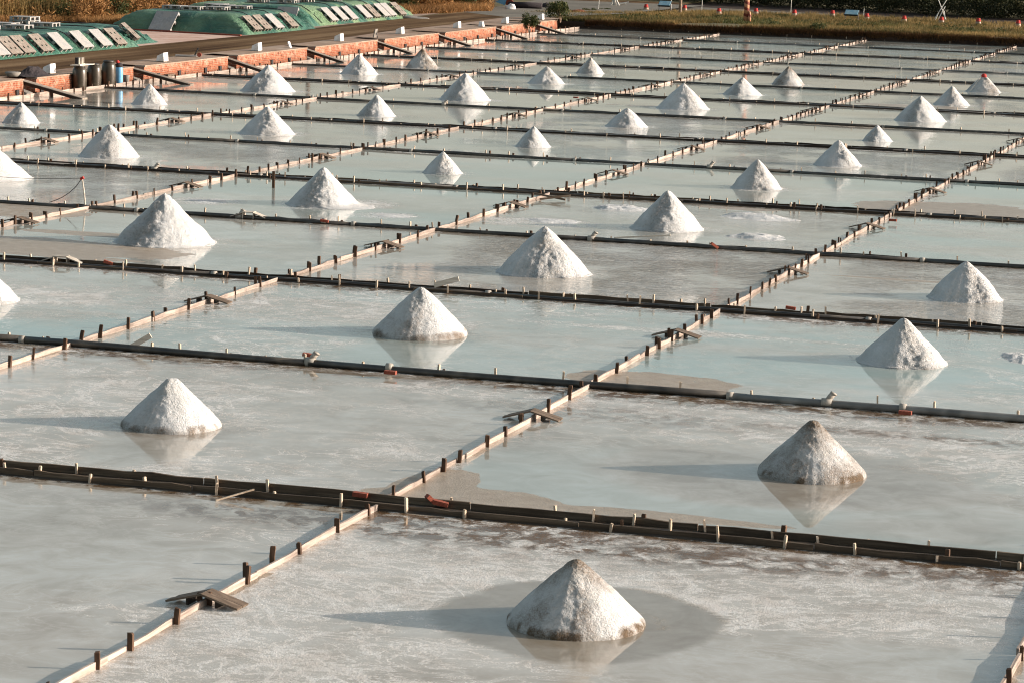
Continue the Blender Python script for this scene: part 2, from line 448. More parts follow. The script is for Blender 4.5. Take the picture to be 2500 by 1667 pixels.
def m_brickwall():
    t = NT('red_brick_masonry')
    g = t.n('NewGeometry').outputs['Position']
    sp = t.n('SeparateXYZ'); t.l(g, sp.inputs[0])
    cb = t.n('CombineXYZ'); t.l(t.math('ADD', sp.outputs[1], t.math('MULTIPLY', sp.outputs[0], 0.6)), cb.inputs[0]); t.l(sp.outputs[2], cb.inputs[1])
    br = t.n('TexBrick'); br.inputs['Scale'].default_value = 1.0
    br.inputs['Brick Width'].default_value = 0.24; br.inputs['Row Height'].default_value = 0.075; br.inputs['Mortar Size'].default_value = 0.012
    br.inputs['Color1'].default_value = (0.20, 0.045, 0.020, 1); br.inputs['Color2'].default_value = (0.36, 0.105, 0.048, 1); br.inputs['Mortar'].default_value = (0.30, 0.17, 0.11, 1)
    t.l(cb.outputs[0], br.inputs['Vector'])
    P = t.pos((1, 1, 1))
    eff = t.noise(P, 2.2, 6, 0.75)
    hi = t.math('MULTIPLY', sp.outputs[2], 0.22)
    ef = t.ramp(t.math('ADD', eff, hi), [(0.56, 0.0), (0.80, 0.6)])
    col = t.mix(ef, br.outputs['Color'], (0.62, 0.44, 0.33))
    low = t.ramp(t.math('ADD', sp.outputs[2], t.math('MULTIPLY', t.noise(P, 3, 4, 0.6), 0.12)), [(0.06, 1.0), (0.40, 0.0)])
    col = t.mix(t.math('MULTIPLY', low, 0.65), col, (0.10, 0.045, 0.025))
    dk = t.ramp(t.noise(P, 5, 5, 0.8), [(0.36, 1.0), (0.50, 0.0)])
    col = t.mix(t.math('MULTIPLY', dk, 0.7), col, (0.07, 0.025, 0.014))
    bl = t.ramp(t.noise(P, 9, 4, 0.8), [(0.60, 0.0), (0.70, 1.0)])
    col = t.mix(t.math('MULTIPLY', bl, 0.35), col, (0.72, 0.58, 0.46))
    return t.out(col, 0.9, t.bump(br.outputs['Fac'], 0.6, -0.01), 0.2)
M['brick'] = m_brickwall()

def m_tarp():
    t = NT('green_tarpaulin')
    P = t.pos((1, 1, 1))
    n = t.noise(P, 0.5, 4, 0.6)
    col = t.ramp(n, [(0.3, (0.014, 0.065, 0.042)), (0.5, (0.034, 0.13, 0.088)), (0.7, (0.10, 0.215, 0.155))])
    col = t.mix(t.attr('fade'), col, (0.20, 0.30, 0.15))
    W = t.pos((0.5, 2.6, 0.8))
    wr = t.noise(W, 1.5, 6, 0.65, 1.5)
    w2 = t.noise(P, 1.2, 5, 0.6, 2.0)
    return t.out(col, 0.42, t.bump(t.math('ADD', wr, w2), 1.0, 0.22), 0.5)
M['tarp'] = m_tarp()

def m_leaf(name, stops, trans=0.25, rough=0.7):
    t = NT(name)
    tone = t.attr('tone')
    P = t.pos((1, 1, 1))
    f = t.math('ADD', t.math('MULTIPLY', tone, 0.65), t.math('MULTIPLY', t.noise(P, 0.45, 3, 0.6), 0.35))
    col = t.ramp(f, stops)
    t.out(col, rough, spec=0.2)
    tr = t.n('BsdfTranslucent'); t.l(col, tr.inputs[0])
    mx = t.n('MixShader'); mx.inputs[0].default_value = trans
    t.l(t.b.outputs[0], mx.inputs[1]); t.l(tr.outputs[0], mx.inputs[2])
    t.l(mx.outputs[0], t.t.nodes['Material Output'].inputs[0])
    return t.m
M['leaf'] = m_leaf('green_foliage', [(0.2, (0.014, 0.022, 0.007)), (0.45, (0.035, 0.048, 0.014)), (0.62, (0.07, 0.075, 0.022)), (0.85, (0.14, 0.115, 0.04))])
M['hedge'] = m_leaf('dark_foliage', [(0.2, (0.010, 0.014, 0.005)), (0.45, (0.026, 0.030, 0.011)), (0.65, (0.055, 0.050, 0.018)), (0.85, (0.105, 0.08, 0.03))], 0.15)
M['brush'] = m_leaf('dry_brush', [(0.2, (0.07, 0.03, 0.012)), (0.42, (0.20, 0.10, 0.035)), (0.6, (0.36, 0.19, 0.07)), (0.85, (0.50, 0.29, 0.12))], 0.3)
M['drygrass'] = m_leaf('dry_grass', [(0.2, (0.035, 0.038, 0.012)), (0.38, (0.075, 0.065, 0.022)), (0.56, (0.21, 0.14, 0.05)), (0.85, (0.42, 0.28, 0.11))], 0.35)
M['grass'] = m_leaf('green_grass', [(0.2, (0.035, 0.045, 0.014)), (0.5, (0.09, 0.095, 0.03)), (0.8, (0.24, 0.19, 0.075))], 0.3)

# ================================================================== SETTING
ROWY = [32.72, 42.61, 51.77, 61.57, 70.81, 80.62, 89.88, 99.70, 109.07, 119.17, 128.38, 137.71, 147.54, 157.31, 166.45]
COLX = [-46.75, -38.09, -29.27, -20.54, -11.63, -3.18, 5.6]
CH = 0.40                      # width of the double-plank channels (even rows)
TZ = 0.62                      # level of the terrace on the left
BZ = 0.46                      # level of the bank behind the pans
BEDZ = -0.06

struct('ground', MB().box((0, 400, -0.9), (2600, 2600, 1.0)).mesh('ground', M['ground']))

# apex x,y / left / right / bottom in the 2352-wide survey, then kind, dirt, label
CONES = [
 (1320, 1283, 1160, 1478, 1472, 'old', .62, 'big grey-streaked slumped salt cone in the foreground, nearest of all', {}),
 (1870, 964, 1740, 1983, 1112, 'old', .66, 'dirty salt cone with brown tip and undercut brown foot, lower right', {}),
 (392, 867, 280, 508, 997, 'old', .22, 'smooth white rounded cone alone in the lower left pan', {}),
 (963, 660, 857, 1072, 783, 'old', .38, 'rounded white cone with brown crumbling foot, left of centre', {}),
 (2076, 730, 1965, 2175, 847, 'plain', .10, 'sharp white cone with a full mirror image below it, right side', {}),
 (2210, 600, 2130, 2300, 697, 'full', .05, 'clean cone with vertical runnels standing in rippled brine at the right edge', dict(runs=1.0)),
 (1250, 520, 1138, 1358, 640, 'plain', .08, 'tall clean cone with fluted foot in the centre of the picture', dict(runs=1.0)),
 (1538, 438, 1446, 1617, 535, 'plain', .05, 'white cone with flat salt spreads on both sides', {}),
 (377, 444, 258, 498, 571, 'flare', .10, 'tallest wide cone on the left, beside a patch of bare mud', {}),
 (755, 384, 655, 830, 480, 'flare', .05, 'splayed cone with a skirt of loose salt on its right', dict(skirt=-.2)),
 (1742, 366, 1678, 1797, 438, 'plain', .12, 'lumpy mirrored cone right of centre, behind the cone with salt spreads', {}),
 (1922, 322, 1867, 1980, 385, 'plain', .05, 'clean medium cone near the right, left of the fourth divider', {}),
 (1014, 348, 970, 1063, 402, 'plain', .05, 'small thin-tipped cone in the middle, right of the splayed cone', {}),
 (1222, 290, 1183, 1266, 341, 'plain', .05, 'small steep cone in rippled brine just above centre', {}),
 (2015, 288, 1979, 2049, 327, 'plain', .03, 'smallest cone of all, in front of the wide mirrored one at the right', {}),
 (2117, 221, 2053, 2172, 282, 'plain', .14, 'wide cone with crumbly face at the right, partly hiding the one behind it', {}),
 (2183, 198, 2142, 2228, 244, 'flare', .20, 'flared cone half hidden behind the wide cone at the right', {}),
 (2256, 173, 2218, 2298, 214, 'plain', .48, 'greyish cone that wears a red cap and string, far right', {}),
 (1567, 192, 1507, 1630, 254, 'plain', .06, 'large white cone in the upper middle, right of the fourth divider line', {}),
 (1440, 249, 1390, 1488, 295, 'full', .10, 'squat round-topped cone with a brownish foot, upper middle', {}),
 (1705, 178, 1658, 1750, 221, 'flare', .16, 'flared cone with one grey dent, upper right of centre', {}),
 (1810, 153, 1772, 1848, 197, 'plain', .60, 'brownish-grey cone farthest to the upper right of centre', {}),
 (1357, 133, 1322, 1389, 171, 'plain', .55, 'small grey cone in the far middle, right of the pale low one', {}),
 (1255, 153, 1212, 1298, 195, 'plain', .25, 'low pale cone with a greyish top in the far middle', {}),
 (968, 113, 930, 1008, 158, 'plain', .75, 'farthest dirty cone before the brick wall reflections', {}),
 (823, 125, 780, 870, 173, 'plain', .04, 'clean cone close to the brick wall, left of the dirty farthest one', {}),
 (1068, 168, 1007, 1128, 234, 'plain', .05, 'large clean cone with a long mirror image, upper middle', {}),
 (865, 218, 820, 910, 270, 'plain', .05, 'small cone standing between two mirrored large cones, upper left of centre', {}),
 (617, 150, 552, 680, 214, 'plain', .05, 'large cone in front of the brick wall ramps, upper left', {}),
 (613, 245, 548, 678, 313, 'plain', .06, 'large cone directly in front of the one by the brick wall', {}),
 (343, 193, 302, 385, 243, 'plain', .08, 'small cone to the right of the barrels', {}),
 (247, 287, 180, 320, 366, 'full', .14, 'blunt-topped lumpy cone at the left, below the small cone by the barrels', {}),
 (43, 235, 5, 92, 286, 'plain', .08, 'small cone at the left edge, below the wall ramp', {}),
]
LAY = []
for (ax, ay, lx, rx, by, kind, dirty, lab, kw) in CONES:
    cx = (lx + rx) / 2
    g = spo(cx, by); dist = math.hypot(g[0], g[1])
    cpos = np.array([0, 0, CAMH])
    r = (rx - lx) * S / 2 / FPX * np.linalg.norm(g - cpos)
    for _ in range(3):
        c = g[:2] * (1 + r / dist)
        r = (rx - lx) * S / 2 / FPX * np.linalg.norm(np.array([c[0], c[1], 0]) - cpos)
    zs = np.linspace(.1, 2, 1500)
    d = np.stack([np.full_like(zs, c[0]), np.full_like(zs, c[1]), zs - CAMH], 1)
    yy = 833.5 - FPX * (d @ up) / (d @ fw)
    LAY.append((c[0], c[1], r, zs[np.argmin(abs(yy - ay * S))]))

# per-pan character: (crust, ripple, tint)
PAN = {(-1, 4): (.84, 0, .08), (-1, 3): (.10, 0, .05), (-1, 2): (.2, 0, .1), (-1, 5): (.9, 0, .1),
       (0, 4): (.34, .0, .18), (0, 3): (.42, 0, .06), (0, 2): (.5, 0, .1), (0, 5): (.3, 0, .2),
       (1, 4): (.24, .0, .40), (1, 3): (.34, 0, .28), (1, 2): (.22, 0, .45), (1, 5): (.3, 0, .3),
       (2, 4): (.08, .75, .0), (2, 3): (.03, .75, .0), (2, 2): (.04, .08, .15), (2, 1): (.7, .0, .05),
       (3, 4): (.14, .08, .40), (3, 3): (.08, .18, .10), (3, 2): (.04, .02, .32), (3, 1): (.03, .5, .05),
       (4, 5): (.05, .10, .25), (4, 4): (.04, .03, .45), (4, 3): (.03, .05, .40), (4, 2): (.02, .0, .32), (4, 1): (.02, .35, .05),
       (5, 4): (.02, .55, .05), (5, 3): (.02, .40, .1), (5, 2): (.02, .22, .2), (5, 1): (.02, .08, .15), (5, 5): (.02, .5, .1),
       (6, 3): (.02, .05, .15), (6, 4): (.02, .0, .15), (6, 2): (.02, .45, .1), (6, 0): (.05, .10, .05), (6, 1): (.02, .05, .15),
       (7, 0): (.05, .02, .1), (8, 0): (.12, .1, .0), (7, 1): (.02, .0, .15), (7, 4): (.02, .0, .2)}
# bare mud, stain and halo shapes: (centre x, y, half-size x, y, strength)
def el(cx, cy, a, b, s=1.0): return (cx, cy, a, b, s)
def elp(px, py, hx, hy, s=1.0):
    c = spo(px, py); return (c[0], c[1], hx, hy, s)
DRY = [elp(60, 565, 3.6, 1.5, .8), elp(150, 590, 2.2, 0.35, .6), elp(240, 540, 2.4, .45, .62), elp(2180, 482, 2.6, 1.9, .85), elp(2330, 500, 1.2, .7, .6), elp(1500, 875, 1.9, 1.0, .6),
       elp(1060, 1150, 1.45, .95, .85), elp(990, 1120, .6, 1.3, .75), elp(1500, 1183, 1.8, .28, .7),
       elp(1700, 480, 1.3, .45, .6), elp(2100, 245, 3.0, .9, .65), elp(1950, 290, 2.4, .7, .55), elp(1480, 245, 2.2, 1.0, .5),
       elp(110, 205, 2.6, 2.2, .6), elp(470, 185, 3.5, 1.8, .55), elp(280, 545, 2.5, .3, .6), elp(2100, 645, 2.2, .22, .6), elp(0, 480, 2.6, 1.5, .7)]
STAIN = [elp(1330, 1455, 1.25, .25, .5), elp(1180, 1235, 4.6, .65, .8), elp(1900, 1300, 3.4, .4, .6), elp(560, 500, 2.5, .35, .4), elp(1380, 950, 2.6, .7, .4), elp(1650, 925, 5, .45, .75), elp(2200, 1010, 4.0, .30, .55), elp(300, 815, 5, .5, .6),
         elp(1800, 735, 4.5, .35, .6), elp(700, 655, 4.0, .4, .6), elp(900, 1180, 2.2, .5, .5)]
RING = (-7.72, 28.30, .86, .80)
WET = [(-7.75, 28.35, 1.62, 1.62, 1.0), (-7.2, 36.95, 2.35, 1.75, .9)]
WHITE = [elp(890, 496, .75, .62, .75), elp(470, 462, .9, .75, .8), elp(820, 470, .9, 1.0, .9), elp(1250, 512, 1.4, .9, .6), elp(60, 680, 1.7, 1.3, .95), elp(2345, 815, .6, .8, .9),
         elp(1590, 765, 3.2, .28, .8), elp(950, 350, 1.2, .3, .9), elp(620, 740, 4, .4, .4), elp(1130, 905, 2.4, .8, .45), elp(360, 625, 5.5, .5, .75), elp(1250, 1285, 5, 1.0, .5), elp(2050, 1370, 3.6, .8, .9), elp(950, 1380, 1.5, .5, .95), elp(1150, 1290, 2.2, .4, .9), elp(700, 1450, 2.5, .6, .85),
         elp(1870, 735, 3.4, .45, .9), elp(1420, 930, 2.4, .6, .5)]
def field(L, x, y, soft=.35):
    o = np.zeros_like(x)
    for cx, cy, a, b, s in L:
        if abs(cx - x.mean()) > a + 12 or abs(cy - y.mean()) > b + 12: continue
        d = np.sqrt(((x - cx) / a) ** 2 + ((y - cy) / b) ** 2) + 0.22 * (fbm(x * .8, y * .8, 0, 5) - .5) * 2
        o = np.maximum(o, s * (1 - sstep(1 - soft, 1 + soft, d)))
    return o
CLEAR = []
for q_, (x_, y_, r_, h_) in enumerate(LAY):
    if q_ and (CONES[q_][5] == 'old' or r_ > .72 and q_ < 8): CLEAR.append((x_ + .35, y_ - 2.2 * r_, r_ * 1.25, r_ * 2.3, 1.0))
    if CONES[q_][5] != 'old': WHITE.append((x_ + .05, y_ - .02, r_ * 1.16, r_ * 1.16, .80))
    elif q_: STAIN.append((x_, y_ - .1, r_ * 1.15, r_ * 1.15, .5))
for r in range(-1, 14):
    y0 = 20.0 if r < 0 else ROWY[r] + (CH if r % 2 == 0 else 0.10)
    y1 = ROWY[r + 1]
    step = 0.10 if r < 1 else (0.14 if r < 4 else 0.3)
    for c in range(0, 6):
        x0, x1 = COLX[c], COLX[c + 1]
        nx, ny = int((x1 - x0) / step) + 2, int((y1 - y0) / step) + 2
        X, Y = np.meshgrid(np.linspace(x0, x1, nx), np.linspace(y0, y1, ny))
        cr, rp, ti = PAN.get((r, c), (.02, .04 + .22 * random.random() ** 2 + (.12 if r > 9 else 0), .10 + .22 * random.random()))
        big = fbm(X * .35, Y * .35, 0, 11)
        big2 = fbm(X * .22 + 9, Y * .5, 0, 17)
        crust = cr * (0.55 + 0.9 * sstep(.38, .62, big))
        crust = np.maximum(crust, field(WHITE, X, Y, .5))
        # crust collects along the planks of the front pans
        edge = np.minimum.reduce([X - x0, x1 - X, (Y - y0), (y1 - Y)])
        if r < 3 and cr > .1: crust = np.maximum(crust, (cr + .25) * (1 - sstep(0.1, 1.1, (y1 - Y) + .5 * fbm(X, Y, 0, 3))))
        crust = crust * (1 - .85 * field(CLEAR, X, Y, .35))
        wet = np.maximum(field(WET[:1], X, Y, .05), field(WET[1:], X, Y, .30) * .75)
        crust = crust * (1 - .93 * wet)
        if (r, c) == (-1, 4):
            rd = np.sqrt(((X - RING[0]) / RING[2]) ** 2 + ((Y - RING[1]) / RING[3]) ** 2) + .05 * (fbm(X * 2, Y * 2, 0, 8) - .5)
            crust = np.maximum(crust, .8 * np.exp(-((rd - 1) / .05) ** 2) * (X > RING[0] + .3))
        if (r, c) == (-1, 4):
            crust *= 1 - .85 * field([elp(2000, 1545, 4.6, 1.5, 1.0), elp(1500, 1600, 3.0, .6, .8)], X, Y, .3)
            crust = np.clip(crust * 1.1, 0, 1)
        if (r, c) == (0, 4):
            crust *= sstep(35.5, 40.2, Y + .5 * (big - .5) * 6)
            crust = np.clip(crust * 1.9, 0, .9)
        if (r, c) == (0, 3): crust *= 0.6 + .6 * sstep(.4, .6, big2)
        nz_ = fbm(X * 1.1, Y * 1.1, 0, 91)
        crust = np.maximum(crust, .62 * (1 - sstep(.04, .30 if r < 4 else .5, edge)) * sstep(.46, .62, nz_) * (1 - wet))
        dry = field(DRY, X, Y, .35)
        dry = np.maximum(dry, .62 * (1 - sstep(.02, .30, np.minimum(Y - y0, X - x0))) * sstep(.52, .66, fbm(X * .6, Y * .6, 0, 95)))
        stain = np.maximum(field(STAIN, X, Y, .6), .8 * (1 - sstep(.05, .45, y1 - Y)) if r < 4 else 0)
        if (r, c) == (-1, 4): stain = np.maximum(stain, .95 * (1 - sstep(.5, 2.6, y1 - Y + .9 * (big2 - .5) * 3)) * sstep(.40, .60, fbm(X * .5, Y * 1.2, 0, 81)))
        stain = np.maximum(stain, .5 * (1 - sstep(.02, .15, X - x0)))
        tint = np.clip(ti * (0.4 + 1.2 * sstep(.35, .65, big2)) - .8 * wet - .3 * crust, 0, 1)
        stain = np.maximum(stain, .30 * wet)
        rip = rp * sstep(0.4, 2.6, X - x0 + 1.0 * (big - .5)) * np.clip(1 - 1.5 * dry - crust, 0, 1)
        me = grid_mesh('water', X, Y, np.zeros_like(X), M['water'], dict(crust=crust, dry=dry, ripple=rip, tint=tint, stain=stain, wet=wet))
        struct('water', me)
# pan bed: mud sheet below brine level that fills channels between planks
struct('channel_mud', MB().box((-20.6, 93, -0.26), (52.8, 147, 0.44)).mesh('channel_mud', M['mud']))

# ------------------------------------------------------------------ plank dividers
ORD = ['first', 'second', 'third', 'fourth', 'fifth', 'sixth', 'seventh', 'eighth', 'ninth', 'tenth', 'eleventh', 'twelfth', 'thirteenth', 'fourteenth', 'fifteenth']

def plank_mesh(name, mat, L, h, th, seed, axis):
    rr = random.Random(seed)
    n = 9
    V = []; F = []
    ph = rr.random() * 6
    for i in range(n):
        s = -L / 2 + L * i / (n - 1)
        wob = 0.010 * math.sin(ph + i * .9) + 0.006 * rr.uniform(-1, 1)
        tp = h + 0.012 * rr.uniform(-1, 1)
        for (a, z) in ((-th / 2, -.10), (th / 2, -.10), (th / 2, tp), (-th / 2, tp + .004 * rr.uniform(-1, 1))):
            V.append((s, wob + a, z) if axis == 0 else (wob + a, s, z))
    for i in range(n - 1):
        for k in range(4):
            a, b = i * 4 + k, i * 4 + (k + 1) % 4
            F.append((a, b, b + 4, a + 4) if axis == 1 else (a, a + 4, b + 4, b))
    F.append((0, 1, 2, 3)); F.append(tuple(reversed(range((n - 1) * 4, n * 4))))
    return MB().add(V, F).mesh(name, mat)
def stake_mesh(mat, wx, wy, h, seed):
    rr = random.Random(seed)
    b = MB(); V = []; F = []
    for z, k in ((-.12, .9), (h * .5, 1), (h * .93, 1.0), (h, .82)):
        dx, dy = rr.uniform(-.004, .004), rr.uniform(-.004, .004)
        for (sx, sy) in ((-1, -1), (1, -1), (1, 1), (-1, 1)):
            V.append((sx * wx * k / 2 + dx, sy * wy * k / 2 + dy, z + (rr.uniform(-.008, .008) if z == h else 0)))
    for i in range(3):
        for k in range(4):
            F.append((i * 4 + k, i * 4 + (k + 1) % 4, (i + 1) * 4 + (k + 1) % 4, (i + 1) * 4 + k))
    F.append((0, 3, 2, 1)); F.append((12, 13, 14, 15))
    return b.add(V, F).mesh('stake', mat)
ST_D = [stake_mesh(M['stake_dark'], random.uniform(.030, .062), random.uniform(.022, .04), random.uniform(.13, .235), i) for i in range(12)]
ST_P = [stake_mesh(M['stake_pale'], random.uniform(.025, .035), random.uniform(.03, .045), random.uniform(.12, .22), i + 20) for i in range(10)]
PL_PALE = {}
def get_plank(pale, L, h, axis, th=.028):
    k = (pale, round(L, 2), h, axis, random.randrange(3))
    if k not in PL_PALE:
        PL_PALE[k] = plank_mesh('plank', M['plank_pale'] if pale == 1 else (M['plank_mid'] if pale == 2 else M['plank_dark']), L, h, th, hash(k[1:]) & 0xffff, axis)
    return PL_PALE[k]
def joined(name, mat, items, parent):
    """items: (mesh, location) joined into one stuff part"""
    V = []; F = []; n = 0
    for me, loc, rz in items:
        v = np.array([q.co[:] for q in me.vertices])
        c, s = math.cos(rz), math.sin(rz)
        v = np.stack([v[:, 0] * c - v[:, 1] * s, v[:, 0] * s + v[:, 1] * c, v[:, 2]], 1) + np.array(loc)
        V.append(v); F += [tuple(i + n for i in p.vertices) for p in me.polygons]; n += len(v)
    if not V: return
    b = MB(); b.v = V; b.f = F
    o = part(name, b, mat, parent)
    o['kind'] = 'stuff'

STAKE_NEAR = 88.0
collabel = ['pale plank edging at the foot of the red brick wall', 'pale plank divider nearest the brick wall, running past the blunt-topped cone',
            'pale plank divider by the roped post, second long divider from the brick wall',
            'pale plank divider left of the steep central cones, third from the brick wall',
            'pale plank divider that starts at the bottom left corner, longest of the slanting dividers',
            'pale plank divider cutting the bottom right corner']
ramp_xy = []
for ci in range(6):
    x = COLX[ci]
    t = thing('plank_divider', collabel[ci], 'plank divider', (x, 21, 0), group='pale plank dividers running away from the camera')
    far = []
    for r in range(-1, 14):
        y0 = 21.0 if r < 0 else ROWY[r] + (CH if r % 2 == 0 else .10) + .03
        y1 = ROWY[r + 1] - .03
        L = (y1 - y0) / 3
        for k in range(3):
            off = random.uniform(-.018, .018)
            h = .078 if ci else .14
            o = link('plank', get_plank(1, L - .012, h, 1), t, (off, y0 + L * (k + .5) - 21, random.uniform(-.014, .006)), random.uniform(-.010, .010))
            o.rotation_euler.x = random.uniform(-.005, .005)
        y = y0 + .15
        if ci == 0 and y1 > 160: pass
        while y < y1:
            side = -.035 if random.random() < .22 else .035
            m = random.choice(ST_D)
            pos = [(side + random.uniform(-.006, .006), y - 21)]
            if random.random() < .22: pos.append((-side, y + random.uniform(.05, .14) - 21))
            for q in pos:
                if y < STAKE_NEAR: 
                    s_ = link('stake', m, t, (q[0], q[1], 0.03 if ci == 0 else 0), random.uniform(-.3, .3))
                    s_.rotation_euler.x = random.uniform(-.14, .14); s_.rotation_euler.y = random.uniform(-.08, .08)
                else: far.append((m, (q[0], q[1], .03 if ci == 0 else -0.01), random.uniform(-.3, .3)))
            y += random.uniform(.62, 1.25)
        if ci > 0: ramp_xy.append((ci, r, x, y0 + .47 * (y1 - y0) if r < 0 else y0 + .62 * (y1 - y0)))
    joined('stake', M['stake_dark'], far, t)

# ------------------------------------------------------------------ rows of planks and pipes
X0, X1 = COLX[0] + .05, COLX[-1]
def elbow_mb(up_h=.16, lean=.10):
    b = MB()
    b.tube([(-.08, 0, 0), (.08, 0, 0)], .064, 12)
    b.tube([(0, 0, 0), (lean * .45, .02, up_h * .5), (lean, .03, up_h * .9)], [.046, .048, .050], 12)
    b.tube([(lean * .93, .028, up_h * .82), (lean * 1.02, .03, up_h * .93)], .056, 12)
    return b
ELB = elbow_mb().mesh('elbow', M['elbow'], True)
COLLAR = MB().tube([(-.05, 0, 0), (.05, 0, 0)], .064, 12).mesh('pipe_collar', M['elbow'], True)
elbows = {1: [(1, 735, 830), (0, 895, 853), (1, 1908, 925), (0, 2075, 945)], 3: [(1, 497, 515), (0, 742, 515), (1, 1372, 548)], 5: [(1, 1652, 380)], 2: [], 4: [(1, 12, 460)], 7: [(0, 640, 240), (1, 545, 332)]}
rowdesc = {0: 'dark double-plank channel crossing the foreground, nearest row of all',
           1: 'long black pipe and plank row behind the lowest left cone, second row from the front',
           2: 'dark double-plank channel behind the rounded central cone, third row from the front',
           3: 'dark pipe and plank row with two grey elbows, fourth row from the front',
           4: 'dark double-plank channel ending at the roped post, fifth row from the front'}
for ri in range(15):
    y = ROWY[ri]
    dbl = ri % 2 == 0 and ri < 14
    lab = rowdesc.get(ri, 'dark low %s row, %s row of pan dividers from the front' % ('double-plank' if dbl else ('plank' if ri == 14 else 'pipe and plank'), ORD[ri]))
    t = thing('plank_channel' if dbl else 'plank_divider', lab, 'plank divider', (X0, y, 0), group='dark rows that cross the pans')
    far = []
    lines = [(0.0, .055 if ri else .085), (CH - .03, .12 if ri == 0 else .088)] if dbl else [(.07, .07)]
    for li, (dy, h) in enumerate(lines):
        xs = X0
        while xs < X1 - .3:
            L = min(random.choice([2.2, 2.9, 3.6]), X1 - xs)
            if L < .4: break
            o = link('plank', get_plank(2 if ri == 0 or (dbl and ri < 5 and random.random() < .4) else 0, round(L, 1) - .015, h, 0, .035), t, (xs + L / 2 - X0, dy + random.uniform(-.018, .018), random.uniform(-.014, .008)), random.uniform(-.011, .011))
            xs += L
        xs = X0 + random.uniform(.2, .6)
        while xs < X1:
            side = random.choice([-.038, .038])
            m = random.choice(ST_P)
            hz = random.uniform(-.05, .0)
            if y < STAKE_NEAR:
                s_ = link('stake', m, t, (xs - X0, dy + side, hz), random.uniform(-.4, .4)); s_.rotation_euler.y = random.uniform(-.12, .12)
                if random.random() < .3: link('stake', random.choice(ST_D), t, (xs + .12 - X0, dy - side, -.05), random.uniform(-.3, .3))
            else: far.append((m, (xs - X0, dy + side, hz), random.uniform(-.3, .3)))
            xs += random.uniform(.45, 1.3) if ri < 6 else random.uniform(.9, 2.2)
    joined('stake', M['stake_pale'], far, t)
    # mud piled between / against the planks
    n = int((X1 - X0) / .35)
    prof = [(-.10, -.05), (-.04, .012), (CH * .5 if dbl else .02, .03 if dbl else .035), (CH + .02 if dbl else .11, .02), (CH + .06 if dbl else .17, -.05)]
    XX = np.linspace(0, X1 - X0, n)
    gy = np.array([p[0] for p in prof])[:, None] + 0 * XX[None]
    gy = gy + .02 * (fbm(XX[None] * 1.3 + X0, gy * 0 + ri * 7.0, 0, 4) - .5)
    gz = np.array([p[1] for p in prof])[:, None] + .03 * (fbm(XX[None] * .9 + np.arange(5)[:, None] * 3, gy * 0 + ri, 0, 9) - .5)
    me = grid_mesh('mud_filling', XX[None] + 0 * gy, gy, gz, M['mud'])
    link('mud_filling', me, t)
    # pipes
    if not dbl or ri in (2, 4, 6, 8, 10, 12):
        if ri == 14: continue
        py_ = y - .03 if not dbl else y + (.10 if ri != 4 else .14)
        rad = (.058 if ri == 1 else .05) if not dbl else .042
        p = thing('water_pipe', 'long %s pipe lying along the %s row of dividers from the front' % ('black' if ri % 4 else 'dark brown', ORD[ri]), 'pipe', (X0, py_, .048 if ri == 1 else .030), group='pipes along the rows')
        xs, k = 0.0, 0
        edges = [0.0]
        while edges[-1] < X1 - X0: edges.append(min(edges[-1] + random.uniform(5, 7.5), X1 - X0))
        for a, bb in zip(edges[:-1], edges[1:]):
            pts = [(a + (bb - a) * q / 5, .012 * math.sin(a + q * 1.7), .01 * math.sin(a * 3 + q)) for q in range(6)]
            grey = (ri == 1 and a > X1 - X0 - 18) or random.random() < .15
            part('pipe_section', MB().tube(pts, rad, 12), M['pipe_grey'] if grey else M['pipe'], p, True)
            if bb < X1 - X0 - .2: link('pipe_collar', COLLAR, p, (bb, 0, .0))
        for kind, ex, ey in elbows.get(ri, []):
            g = spo(ex, ey)
            link('elbow' if kind else 'pipe_collar', ELB if kind else COLLAR, p, (g[0] - X0, 0, .02 if kind else .03))

# ------------------------------------------------------------------ footboards that straddle the plank dividers
def fboard(mb, sgn, L=.72, wd=.17, dy=0.0, z0=.175, drop=.15):
    a = math.atan2(drop, L)
    mb.box((sgn * L / 2 * math.cos(a), dy, z0 - drop / 2), (L, wd, .022), 0, sgn * a)
fb = thing('footboard', 'x', 'footboard', (0, 0, 0))
for sgn in (-1, 1):
    for dy in (-.09, .09):
        m = MB(); fboard(m, sgn, .40 + .05 * random.random(), .135, dy * .78, .145, .12); part('board', m, M['board'], fb)
    m = MB(); m.box((sgn * .17, 0, .045), (.03, .24, .07)); part('batten', m, M['plank_dark'], fb)
first = True
colname = {1: 'divider nearest the brick wall', 2: 'second divider from the brick wall', 3: 'third divider from the brick wall', 4: 'divider from the bottom left corner', 5: 'bottom right corner divider'}
for ci, r, x, y in ramp_xy:
    if r == -1 and ci == 4: y = 27.42
    if r == 0 and ci == 4: y = 39.51
    if ci == 5 and r != -1 and r > 3: pass
    lab = 'dark tent-shaped footboard on the %s, %s from the front' % (colname[ci], ORD[r + 1])
    if first:
        fb['label'] = lab; fb['group'] = 'footboards over the dividers'; fb.location = (x, y, 0); first = False
    else: dup(fb, (x, y, 0), random.uniform(-.12, .12), lab, 'footboards over the dividers')

